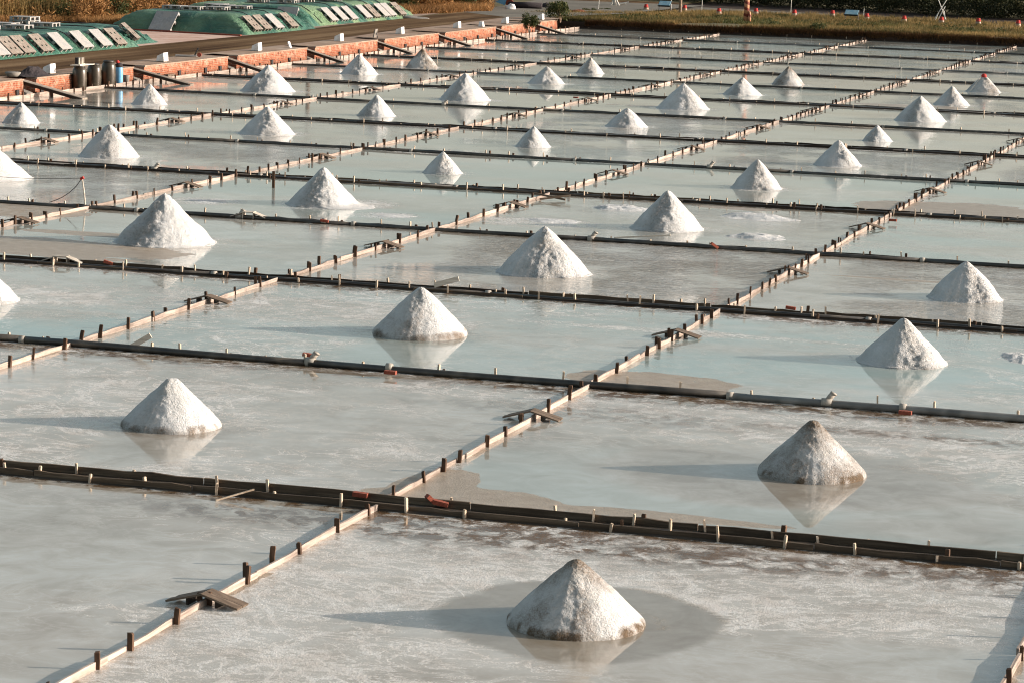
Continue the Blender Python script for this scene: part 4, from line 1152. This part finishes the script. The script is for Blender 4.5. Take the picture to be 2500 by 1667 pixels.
# leaning on the road-side slopes: (kind, y)
ordn = ['first', 'second', 'third', 'fourth', 'fifth', 'sixth', 'seventh', 'eighth', 'ninth']
rowA = [(0, 102.2), (0, 103.85), (1, 104.95), (1, 106.1), (1, 107.75), (0, 109.5), (0, 111.6), (0, 113.5), (1, 115.0)]
for i, (k, y) in enumerate(rowA):
    put_pallet(k, -53.52, y, TZ + .42, 0, SL, '%s pallet leaning on the left mound, %s from the left of its row' % ('solid pale' if k == 0 else 'slotted brownish', ordn[i]))
put_pallet(1, -54.45, 118.6, TZ + .50, .25, SL, 'slotted pallet leaning on the small dark mound, seen edge on')
for i, (k, y) in enumerate([(1, 132.0), (1, 133.3), (0, 134.9), (1, 136.9)]):
    put_pallet(k, -54.0, y, TZ + .45, 0, SL, '%s pallet on the lit side of the middle mound, %s from the left' % ('solid pale' if k == 0 else 'slotted brownish', ordn[i]))
for i, (k, y) in enumerate([(0, 145.4), (0, 147.0), (0, 148.5), (0, 150.8), (1, 152.2), (0, 153.8), (0, 154.9), (1, 156.6)]):
    put_pallet(k, -55.0, y, TZ + .45, 0, SL, '%s pallet on the lit side of the farthest mound, %s from the left' % ('solid pale' if k == 0 else 'slotted brownish', ordn[i]))
put_pallet(0, -58.1, 130.85, TZ + .40, -.1, .80, 'solid grey pallet propped on the dark side of the middle mound', 'X', 1.25)
put_pallet(0, -56.0, 141.95, TZ + .42, .05, .95, 'solid grey pallet against the dark end of the farthest mound', 'X', 1.15)
# lying on the tops
nn_ = {}
for (x, y, zz, rz, w_) in [(-56.1, 106.7, 0, .1, 'A'), (-56.4, 108.6, 0, .15, 'A'), (-55.9, 110.6, 0, .05, 'A'), (-57.6, 109.6, 0, .0, 'A'), (-57.2, 111.9, 0, .1, 'A'), (-56.0, 113.4, 0, .1, 'A'), (-57.6, 114.6, 0, -.1, 'A'), (-57.6, 114.6, .17, .0, 'A'), (-55.8, 104.6, 0, .1, 'A'), (-57.5, 106.2, 0, .1, 'A'),
                           (-57.6, 133.2, 0, .1, 'B'), (-58.7, 133.4, 0, 0, 'B'), (-56.6, 134.0, 0, .1, 'B'), (-56.3, 136.2, 0, .1, 'B'), (-57.4, 136.6, 0, .1, 'B'), (-58.2, 137.6, 0, 0, 'B'),
                           (-58.9, 145.0, 0, .1, 'C'), (-57.4, 145.6, 0, .1, 'C'), (-57.3, 147.6, 0, .0, 'C'), (-56.9, 147.8, .17, .1, 'C'), (-56.7, 150.4, 0, .1, 'C'), (-57.4, 151.8, 0, .1, 'C'), (-56.9, 153.2, 0, .1, 'C'), (-57.3, 155.2, 0, .0, 'C'), (-57.0, 157.0, 0, .1, 'C')]:
    hf = dict(A=hA, B=hB, C=hC)[w_]
    nn_[w_] = nn_.get(w_, 0) + 1
    put_pallet(0, x, y, hf(x, y) + zz + .02, rz, 0, 'pale pallet atop the %s mound, %s from the near end%s' % (dict(A='left', B='middle', C='farthest')[w_], (ordn + ['tenth'])[nn_[w_] - 1], ', stacked on another' if zz else ''))

# ------------------------------------------------------------------ leaf makers
def leaves(n, centres, rad, size, squash=1.0, up_bias=0.0, seed=0, elong=1.0):
    """quads scattered through ellipsoidal clumps; returns vertices and tone"""
    g = np.random.default_rng(seed)
    k = g.integers(0, len(centres), n)
    C = np.array(centres)[k]; Rr = np.array(rad)[k]
    d = g.normal(size=(n, 3)); d /= np.linalg.norm(d, axis=1)[:, None]
    rr = g.random(n) ** .4
    P = C + d * (rr * Rr)[:, None] * np.array([1, 1, squash])
    a = g.normal(size=(n, 3)); a[:, 2] += up_bias; a /= np.linalg.norm(a, axis=1)[:, None]
    b = np.cross(a, g.normal(size=(n, 3))); b /= np.linalg.norm(b, axis=1)[:, None]
    s = size * (.6 + .8 * g.random(n))
    A = a * (s * elong)[:, None]; B = b * (s * .55)[:, None]
    V = np.stack([P - A * .5, P + B * .5, P + A * .5, P - B * .5], 1).reshape(-1, 3)
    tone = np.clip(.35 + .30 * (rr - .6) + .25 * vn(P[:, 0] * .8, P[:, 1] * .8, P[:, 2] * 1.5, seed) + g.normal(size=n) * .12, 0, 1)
    return V, tone
def blades(n, X, Y, Z, h, wd, seed=0, lean=.35):
    g = np.random.default_rng(seed)
    hh = h * (.5 + .9 * g.random(n))
    an = g.random(n) * 2 * math.pi
    dx, dy = np.cos(an) * wd / 2, np.sin(an) * wd / 2
    lx, ly = g.normal(size=n) * lean * hh, g.normal(size=n) * lean * hh
    base = np.stack([X, Y, Z], 1)
    V = np.stack([base + np.stack([-dx, -dy, 0 * dx], 1), base + np.stack([dx, dy, 0 * dx], 1), base + np.stack([lx, ly, hh], 1)], 1).reshape(-1, 3)
    tone = np.clip(.15 + .75 * fbm(X * .35, Y * .35, 0, seed + 1, 3) + g.normal(size=n) * .13, 0, 1)
    return V, tone
def stuff(name, V, tone, mat, nper, label=None, cat=None):
    o = link(name, tris_mesh(name, V, mat, nper, tone)); o['kind'] = 'stuff'
    if label: o['label'] = label
    if cat: o['category'] = cat
    return o

# ================================================================== REAR BANK
u = np.linspace(-50, 14, 520); v = np.array([-.25, .0, .05, .09, .16, .30, .55, .9, 1.4, 2.2, 3.4, 5, 8, 14, 24, 60])
U, Vv = np.meshgrid(u, v)
zf = np.interp(Vv, [-.25, 0, .05, .12, .2, .9, 2.2, 60], [-.12, -.02, .20, .36, .42, BZ, BZ, BZ])
rag = (fbm(U * 1.2, Vv * 3, 0, 41) - .5) * .14 * sstep(0, .2, Vv) * (1 - sstep(1.5, 5, Vv)) + .05 * (fbm(U * .5, Vv * .5, 0, 44) - .5)
Yb = 166.62 + Vv + .20 * (fbm(U * .9, zf * 3, 0, 43) - .5) * (1 - sstep(.6, 2, Vv)) * sstep(-.2, .05, Vv)
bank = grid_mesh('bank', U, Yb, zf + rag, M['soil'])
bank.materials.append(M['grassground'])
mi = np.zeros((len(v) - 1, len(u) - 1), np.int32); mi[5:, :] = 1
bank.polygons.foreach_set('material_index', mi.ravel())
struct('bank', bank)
struct('far_ground', MB().add([(-120, 200, BZ - .02), (120, 200, BZ - .02), (120, 600, BZ - .02), (-120, 600, BZ - .02)], [(0, 1, 2, 3)]).mesh('far_ground', M['grassground']))
# grey path behind the grass, dark ditch further back
def band(name, pts0, pts1, z, mat):
    n = len(pts0)
    V = [(x, y, z) for x, y in pts0] + [(x, y, z) for x, y in pts1]
    F = [(i, i + 1, n + i + 1, n + i) for i in range(n - 1)]
    return struct(name, MB().add(V, F).mesh(name, mat))
A_ = [spot(px, py, BZ)[:2] for px, py in [(1290, 34), (1420, 34), (1600, 38), (1800, 43), (1950, 50), (2080, 56), (2250, 64), (2400, 74), (2520, 84)]]
B_ = [spot(px, py, BZ)[:2] for px, py in [(1290, 6), (1420, 8), (1600, 14), (1800, 24), (1950, 32), (2080, 38), (2250, 47), (2400, 58), (2520, 66)]]
band('path', A_, B_, BZ + .03, M['path'])
C_ = [spot(px, py, BZ)[:2] for px, py in [(1200, -12), (1420, -6), (1600, 2), (1800, 10), (1950, 18), (2080, 25), (2250, 34), (2400, 43), (2520, 50)]]
band('ditch', B_, C_, BZ + .028, M['soil'])

# ------------------------------------------------------------------ vegetation on the bank
n = 90000
gx = rng.uniform(-49, 6, n); off = rng.random(n) ** 1.8 * 15
gy = 166.95 + off
pathd = np.interp(gx, [a[0] for a in A_], [a[1] for a in A_])
keep = (gy < pathd + .6 * (rng.random(n) - .2)) & (fbm(gx * .5, gy * .35, 0, 50, 3) > .36 + .02 * off * 0.4)
gx, gy = gx[keep], gy[keep]
V, T = blades(len(gx), gx, gy, np.full(len(gx), BZ - .03), .26, .045, 3, .5)
stuff('dry_grass', V, T, M['drygrass'], 3)
n = 42000
gx = rng.uniform(-49, 6, n); gy = 167.05 + rng.random(n) * 13
pathd = np.interp(gx, [a[0] for a in A_], [a[1] for a in A_])
keep = (gy < pathd) & (fbm(gx * .35 + 7, gy * .35, 0, 60, 3) > .52)
gx, gy = gx[keep], gy[keep]
V, T = blades(len(gx), gx, gy, np.full(len(gx), BZ - .03), .24, .06, 5, .6)
stuff('green_grass', V, T, M['grass'], 3)
# grass and roots overhanging the dark face
n = 26000
gx = rng.uniform(-46.5, 6, n)
gz = rng.random(n) ** .6 * .44
hang = .30 + .3 * fbm(gx * 1.5, gx * 0, 0, 70, 3)
V, T = blades(n, gx, 166.66 + .10 * rng.random(n), gz * .8 + .02, .22, .04, 7, .25)
stuff('hanging_roots', V, T * .25, M['brush'], 3)

tv, tt = [], []
for i in range(520):
    px = rng.uniform(1290, 2520)
    lo = np.interp(px, [1290, 1700, 2100, 2520], [38, 44, 58, 84]); hi = np.interp(px, [1290, 1700, 1850, 2100, 2250, 2520], [30, 30, 36, 44, 50, 60])
    py = rng.uniform(hi, lo)
    if px < 1640 and py < 36: continue
    g = spot(px, py, BZ); n = 110
    q = rng.normal(size=(n, 2)) * np.array([.45, .35]) * rng.uniform(.5, 1.3)
    V, T = blades(n, g[0] + q[:, 0], g[1] + q[:, 1], np.full(n, BZ - .02), rng.uniform(.14, .34), .05, i, .4)
    tv.append(V); tt.append(np.clip(T * .6 + rng.uniform(.0, .45), 0, 1))
stuff('grass_tufts', np.concatenate(tv), np.concatenate(tt), M['drygrass'], 3)

wc, wr = [], []
for i in range(150):
    px = rng.uniform(1300, 2520)
    lo = np.interp(px, [1290, 1700, 2100, 2520], [46, 56, 70, 92]); hi = np.interp(px, [1290, 1700, 2100, 2520], [36, 42, 56, 76])
    g = spot(px, rng.uniform(hi, lo), BZ)
    if g[1] < 167.2: continue
    wc.append((g[0], g[1], BZ + .05)); wr.append(rng.uniform(.12, .42))
V, T = leaves(26000, wc, wr, .09, .7, 0, 77)
V[:, 2] = np.maximum(V[:, 2], BZ - .05)
stuff('low_weeds', V, T, M['leaf'], 4)

# shrubs on the bank
def shrub_meshes(mat, seeds, n, size, sq=.8, spread_=.45, el_=1.0):
    out = []
    for s in seeds:
        g = random.Random(s)
        cs = [(g.uniform(-1, 1) * spread_, g.uniform(-1, 1) * spread_, .35 + g.uniform(0, .45)) for _ in range(9)]
        V, T = leaves(n, cs, [g.uniform(.22, .42) for _ in cs], size, sq, 0, s, el_)
        V[:, 2] = np.maximum(V[:, 2], 0)
        out.append(tris_mesh('foliage', V, mat, 4, T))
    return out
SH = shrub_meshes(M['leaf'], [1, 2, 3], 1300, .11)
STEM = MB()
for a in range(5): STEM.tube([(0, 0, -.05), (.12 * math.cos(a * 1.3), .12 * math.sin(a * 1.3), .3), (.35 * math.cos(a * 1.3), .35 * math.sin(a * 1.3), .7)], [.025, .018, .008], 5)
STEM = STEM.mesh('stem', M['trunk'])
def shrub(x, y, z, s, lab, k=0, sz=1.0, group=None, name='shrub', mesh=None):
    t = thing(name, lab, 'shrub', (x, y, z), random.random() * 6, group)
    t.scale = (s, s, s * sz)
    link('foliage', mesh or SH[k % 3], t); link('stem', STEM, t)
    return t
g = spot(1288, 50, TZ); shrub(-47.1, 156.9, .15, .95, 'round dark green bush growing out of the brick wall near its end', 0, 1.15)
shrub(-47.0, 163.1, .55, 1.15, 'bushy dark green shrub at the far corner of the brick wall', 1, 1.2)
g = spot(1985, 78, BZ); shrub(g[0], 167.3, .12, .9, 'leafy green shrub spilling over the dark bank at the right', 2, .9)
for i, (px, py, s, l) in enumerate([(1440, 32, .9, 'low green shrub on the bank left of the first jar'), (1480, 30, .8, 'low green shrub on the bank below the white tripod trunk'), (1560, 33, .7, 'low green shrub beside the first jar'), (1748, 45, .75, 'low green shrub in front of the jar left of the striped pole'), (1905, 47, 1.0, 'low wide green shrub right of the striped pole'), (1398, 36, .8, 'low green shrub near the wall corner on the bank'),
                                    (2060, 68, .6, 'small green tuft shrub below the second board'), (2390, 68, .8, 'low green shrub in front of a jar at the right'), (2190, 60, .5, 'small green shrub by the jar left of the crossed poles')]):
    g = spot(px, py, BZ); shrub(g[0], g[1], BZ - .05, s * .8, l, i, .55)

# ------------------------------------------------------------------ things on the bank
def jar(px, py, lab, i):
    g = spot(px, py, BZ)
    t = thing('clay_jar', lab, 'jar', (g[0], g[1], BZ + .03), random.uniform(-.2, .2), 'red-topped jars along the path')
    h = .36
    part('body', MB().lathe([(.11, 0), (.15, .06), (.18, .17), (.17, .26), (.12, .33), (.11, .36)], 18), M['cream'], t, True)
    part('cloth_cover', MB().lathe([(.17, .30), (.155, .345), (.13, .39), (.11, .46), (.13, .50), (.01, .515)], 12), M['red'], t, True)
jars = [(1577, 31, 'first jar from the left, left of the blue board'), (1671, 33, 'close right of the plain wooden pole'), (1755, 41, 'midway between the plain pole and the striped pole'), (1845, 41, 'close right of the striped pole'), (1939, 45, 'second to the right of the striped pole'), (2032, 46, 'just left of the second board'), (2116, 54, 'just right of the second board'), (2207, 60, 'left of the crossed bamboo poles'), (2298, 63, 'directly in front of the crossed bamboo poles'), (2388, 66, 'first to the right of the crossed bamboo poles'), (2485, 71, 'at the right edge')]
for i, (px, py, l) in enumerate(jars): jar(px, py, 'clay jar tied with red cloth, ' + l, i)

def board_sign(px, py, lab, w_=.80):
    g = spot(px, py, BZ)
    t = thing('information_board', lab, 'information board', (g[0], g[1], BZ), -.12)
    part('frame', MB().box((0, .05, .62), (w_ + .08, .05, .48), 0, .62, 1, 'x').mesh and MB().box((0, .05, .62), (w_ + .08, .05, .48), 0, -.85, 1, 'x'), M['black'], t)
    pnl = part('panel', MB().box((0, .015, .655), (w_, .03, .40), 0, -.85, 1, 'x'), M['panel_blue'], t)
    for sx in (-1, 1):
        part('leg', MB().tube([(sx * w_ / 2, .06, -.05), (sx * w_ / 2, .06, .60)], .028, 8), M['black'], t)
    part('crossbar', MB().tube([(-w_ / 2, -.10, .44), (w_ / 2, -.10, .44)], .022, 6), M['black'], t)
board_sign(1622, 33, 'low reading board with pale blue panel, left of the plain wooden pole')
board_sign(2078, 56, 'low reading board with pale panel, on the grass right of the striped pole', .85)

g = spot(1660, 39, BZ)
t = thing('wooden_pole', 'plain tan wooden pole rising out of the top of the picture', 'pole', (g[0], g[1], BZ - .05))
part('shaft', MB().tube([(0, 0, 0), (0.02, 0, 3.5), (0.05, 0, 7.2)], [.105, .10, .085], 14), M['pole'], t, True)
g = spot(1823, 58, BZ)
def m_stripe():
    t = NT('red_spiral_wrapping')
    tc = t.n('TexCoord').outputs['Object']; sp = t.n('SeparateXYZ'); t.l(tc, sp.inputs[0])
    an = t.math('DIVIDE', t.math('ARCTAN2', sp.outputs[1], sp.outputs[0]), 2 * math.pi)
    f = t.math('FRACT', t.math('ADD', t.math('MULTIPLY', sp.outputs[2], 2.6), an))
    col = t.ramp(f, [(0.0, (0.16, 0.03, 0.02)), (0.42, (0.22, 0.04, 0.025)), (0.5, (0.52, 0.24, 0.12)), (0.95, (0.58, 0.28, 0.15))])
    return t.out(col, .7, t.bump(t.noise(t.pos((1, 1, 1), True), 8, 4, .6), .3, .01))
M['stripe'] = m_stripe()
t = thing('striped_pole', 'tall pole wrapped in a red spiral, rising out of the top of the picture', 'pole', (g[0] - .05, g[1], BZ - .05))
part('shaft', MB().tube([(0, 0, 0), (0.02, 0, 1.5), (0.12, 0, 7.0)], [.19, .15, .12], 20), M['stripe'], t, True)
t = thing('striped_post', 'short bent post with the same red spiral, leaning on the striped pole', 'post', (g[0] + .20, g[1] - .15, BZ - .05))
part('shaft', MB().tube([(0, 0, 0), (0, 0, .55), (-.02, .02, .74), (-.10, .04, .80)], [.09, .09, .075, .05], 14), M['stripe'], t, True)
# pole whose mirror image crosses the left pans
g = spot(752, -12, TZ)
t = thing('utility_pole', 'tall brown pole beyond the farthest mound, mirrored in the pans', 'pole', (g[0] + .1, g[1] , TZ - .1))
part('shaft', MB().tube([(0, 0, 0), (0, 0, 7.6)], [.17, .14], 12), M['stake_dark'], t, True)
part('lamp_arm', MB().tube([(-.05, 0, 7.45), (.5, 0, 7.6)], .05, 6), M['stake_dark'], t)

# crossed bamboo poles
g = spot(2294, 54, BZ)
t = thing('bamboo_tripod', 'crossed white bamboo poles tied together, standing on the bank', 'bamboo frame', (g[0], g[1] + .3, BZ))
for (a, b_) in (((-.50, 0, -.05), (.62, .3, 2.0)), ((.44, 0, -.05), (-.42, .35, 1.8)), ((-.22, -.15, -.05), (.25, .15, 1.0)), ((-.38, 0, -.05), (-.15, .1, .62)), ((.36, -.1, -.05), (.20, .1, .70))):
    part('bamboo_pole', MB().tube([a, b_], .028, 7), M['bamboo'], t)
for px, hgt_ in ((1461, .8), (1638, 2.2), (1713, 2.0), (2108, .5), (1930, 1.6), (2095, .4)):
    g = spot(px, 30 if px < 1800 else 40, BZ)
    o = link('thin_stake', MB().tube([(0, 0, -.1), (.02, 0, hgt_)], .018, 5).mesh('thin_stake', M['bamboo']), None, (g[0], g[1], BZ)); tag(o, {1461: 'thin grey stake left of the white tripod trunk', 1638: 'tall thin stake right behind the blue board', 1713: 'tall thin stake between the plain pole and the striped pole', 2108: 'short thin stake right of the second board', 1930: 'thin stake rising at the top, right of the striped pole', 2095: 'very short stake beside the second board'}[px], 'stake')
# braced sapling at the top edge
g = spot(1500, 20, BZ)
t = thing('braced_sapling', 'white tree trunk braced by slanting stakes at the top edge', 'tree', (g[0], g[1], BZ))
part('trunk', MB().tube([(0, 0, -.1), (.02, 0, 1.2), (.0, 0, 2.6)], [.13, .11, .09], 10), M['bamboo'], t, True)
for a, b_ in (((.75, .2, .30), (-.9, 0, -.02)), ((.45, .0, -.05), (-.05, 0, .9)), ((-.4, .3, -.05), (.05, 0, .9)), ((.95, .2, .42), (.2, 0, .22))):
    part('brace', MB().tube([a, b_], .05, 7), M['bamboo'], t)
t['category'] = 'tree'
V, T = leaves(700, [(0, 0, 3.0), (.4, 0, 3.3), (-.4, .2, 3.2)], [.6, .5, .5], .12, .8, 0, 9)
link('crown', tris_mesh('crown', V, M['leaf'], 4, T), t)
# junk beside the path
def blob(px, py, z, rx, ry, rz_, mat, name, lab, cat, seed=0):
    g = spot(px, py, z)
    m = MB(); nn, kk = 18, 10
    V = []; F = []
    for i in range(kk + 1):
        ph = math.pi * .5 * i / kk
        for k in range(nn):
            a = 2 * math.pi * k / nn
            f = 1 + .25 * (float(vn(math.cos(a) * 2 + seed, math.sin(a) * 2, ph * 2, seed)) - .5) * 2
            V.append((rx * math.cos(a) * math.cos(ph) * f, ry * math.sin(a) * math.cos(ph) * f, rz_ * math.sin(ph) * f))
    for i in range(kk):
        for k in range(nn): F.append((i * nn + k, i * nn + (k + 1) % nn, (i + 1) * nn + (k + 1) % nn, (i + 1) * nn + k))
    F.append(tuple(reversed(range(nn))))
    o = link(name, m.add(V, F).mesh(name, M[mat], True), None, (g[0], g[1], z + .02)); tag(o, lab, cat)
    return o
blob(1247, 24, TZ, .36, .3, .34, 'fruit', 'white_sack', 'lumpy white sack beside the road end', 'sack', 3)
blob(1335, 20, TZ, .40, .3, .28, 'net', 'dark_bundle', 'dark bundle on the ground right of the black roll', 'bundle', 5)
blob(1352, 20, TZ, .26, .22, .34, 'cream', 'clay_pot', 'round reddish pot between two dark bundles', 'pot', 7)
blob(1369, 20, TZ, .34, .25, .34, 'net', 'dark_bundle', 'dark bundle right of the reddish pot', 'bundle', 9)
g = spot(1282, 22, TZ); o = link('black_roll', MB().tube([(-1.1, 0, .2), (1.1, 0, .2)], .2, 12).mesh('black_roll', M['net'], True), None, (g[0], g[1], TZ + .02), .1); tag(o, 'long black roll of netting lying behind the white sack', 'net roll')
g = spot(1225, 16, TZ)
t = thing('board_heap', 'heap of blue and brown boards at the top edge beyond the road', 'board heap', (g[0], g[1], TZ + .03))
part('board', MB().box((-.1, 0, .45), (.8, .05, .6), .2, .3), M['blue'], t); part('board', MB().box((.35, .1, .35), (1.0, .06, .5), -.2, .7), M['brick_red'], t); part('board', MB().box((-.55, -.1, .2), (.9, .12, .05), .2, -.5), M['board_pale'], t)
blob(1412, 31, TZ, .45, .3, .15, 'brick_red', 'brick_heap', 'low heap of red rubble on the path near the braced trunk', 'rubble', 12)
blob(1003, 46, TZ, 1.0, .35, .14, 'concrete', 'rubble_heap', 'low grey rubble heap beside the road, past the farthest mound', 'rubble', 14)

# ------------------------------------------------------------------ brush and trees behind
def scatter_clump(name, mat, specs, n_each, size, seed, lab, cat, elong=1.0, trunks=None):
    """one thicket: specs = list of (x, y, radius, height)"""
    g = random.Random(seed); cs = []; rs = []
    for (x, y, r_, h_) in specs:
        for k in range(10):
            a = g.random() * 6.28; q = g.random() ** .5 * r_
            zc = (TZ if x < -48 else BZ) + g.uniform(.15, .95) * h_ * (1 - .35 * q / r_)
            cs.append((x + q * math.cos(a), y + q * math.sin(a), zc)); rs.append(g.uniform(.28, .5) * min(r_, h_))
    V, T = leaves(n_each * len(specs), cs, rs, size, .85, 0.2, seed, elong)
    V[:, 2] = np.maximum(V[:, 2], BZ)
    return stuff(name, V, T, mat, 4)
# dark hedge along the ditch, from behind the mounds to the right edge
sp = []
gr = random.Random(5)
for px in range(1180, 2620, 34):
    for row in (0, 1, 2):
        g = spot(px + gr.uniform(-10, 10), np.interp(px, [1180, 1400, 1600, 1800, 2100, 2300, 2520], [-8, 0, 7, 15, 31, 41, 55]), BZ)
        d = np.array([g[0], g[1]]); dn = d / np.linalg.norm(d)
        q = d + dn * (1.5 + row * 3.4 + gr.random())
        sp.append((q[0], q[1], gr.uniform(1.3, 1.9), gr.uniform(1.9, 2.7) + .25 * row))
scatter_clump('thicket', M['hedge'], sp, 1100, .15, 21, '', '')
# thin bare sticks through the hedge
# dry brush on the left behind the mounds
sp = []
for (px, py) in [(-40, 58), (20, 60), (70, 60), (120, 60), (165, 62)] + [(px, np.interp(px, [200, 330, 620, 900, 1000, 1170], [64, 52, 22, 14, 30, 22])) for px in range(210, 1180, 30)]:
    for row in (0, 1, 2):
        g = spot(px + gr.uniform(-8, 8), py, TZ)
        d = np.array([g[0], g[1]]); dn = d / np.linalg.norm(d)
        q = d + dn * (1.0 + row * 3.0 + gr.random())
        sp.append((q[0], q[1], gr.uniform(1.1, 1.7), gr.uniform(1.3, 2.2) + .5 * row))
dark = [s for i, s in enumerate(sp) if i % 4 == 1]; dry_ = [s for i, s in enumerate(sp) if i % 4 != 1]
scatter_clump('dry_brush', M['brush'], dry_, 1500, .10, 31, '', '', 2.2)
scatter_clump('green_brush', M['leaf'], dark, 1300, .12, 33, '', '')
# dark green trees at the upper left, one by one
def tree(px, py, h, lab, seed, r=1.5):
    g = spot(px, py, TZ)
    t = thing('tree', lab, 'tree', (g[0], g[1], TZ - .05), 0, 'dark trees at the upper left')
    part('trunk', MB().tube([(0, 0, 0), (.1, 0, h * .4), (.0, .1, h * .8)], [.14, .10, .04], 8), M['trunk'], t, True)
    for k in range(4):
        a = k * 1.6 + seed; part('limb', MB().tube([(0.05, 0, h * (.25 + .1 * k)), (r * .6 * math.cos(a), r * .6 * math.sin(a), h * (.45 + .12 * k))], [.05, .015], 6), M['trunk'], t)
    gg = random.Random(seed); cs = [(gg.uniform(-1, 1) * r * .7, gg.uniform(-1, 1) * r * .7, h * gg.uniform(.2, 1)) for _ in range(16)]
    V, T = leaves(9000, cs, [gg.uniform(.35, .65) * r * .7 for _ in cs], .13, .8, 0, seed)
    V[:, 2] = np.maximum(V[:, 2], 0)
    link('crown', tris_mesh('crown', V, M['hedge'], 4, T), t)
tree(20, 32, 3.6, 'dark tree at the top left corner', 3)
tree(125, 34, 3.4, 'dark tree above the pallet stack on the left mound', 5, 1.7)
tree(195, 30, 3.2, 'dark green tree above the small covered mound', 7, 1.7)
tree(70, 20, 4.2, 'dark tree between the corner tree and the one above the pallets', 9, 1.6)
tree(1010, 8, 3.4, 'dark bush tree past the farthest mound, left of the road end', 11, 1.6)
# two pale trunks
for px, py, lab in ((276, 44, 'bare pale trunk behind the mounds, left of two'), (302, 40, 'bare orange-brown trunk behind the mounds, right of two')):
    g = spot(px, py, TZ)
    t = thing('bare_trunk', lab, 'tree trunk', (g[0], g[1], TZ - .1))
    part('trunk', MB().tube([(.03, 0, 0), (0, 0, 1.5), (-.08, 0, 3.5), (.0, 0, 5.4)], [.13, .11, .10, .06], 10), M['pole'] if px < 290 else M['trunk'], t, True)
    for k in range(3): part('branch', MB().tube([(-.05, 0, 2.6 + k * .7), (.7 * math.cos(k * 2.3), .7 * math.sin(k * 2.3), 3.6 + k * .7)], [.04, .01], 5), M['trunk'], t)
# reed plumes and grass at the foot of the brush
n = 60000
px = rng.uniform(-60, 1200, n); py = np.interp(px, [-60, 170, 220, 330, 620, 900, 1000, 1180], [64, 60, 66, 62, 30, 24, 34, 27]) - 10 * rng.random(n) + 2
G_ = np.array([spot(a, b, TZ) for a, b in zip(px, py)])
V, T = blades(n, G_[:, 0], G_[:, 1], np.full(n, TZ - .02), .42, .05, 17, .4)
stuff('dry_grass', V, T, M['brush'], 3)
n = 5000
px = rng.uniform(-60, 175, n); py = rng.uniform(48, 60, n)
G_ = np.array([spot(a, b, TZ) for a, b in zip(px, py)])
V, T = blades(n, G_[:, 0], G_[:, 1], np.full(n, TZ - .02), 1.15, .06, 19, .18)
stuff('reed_grass', V, np.clip(T + .15, 0, 1), M['drygrass'], 3)
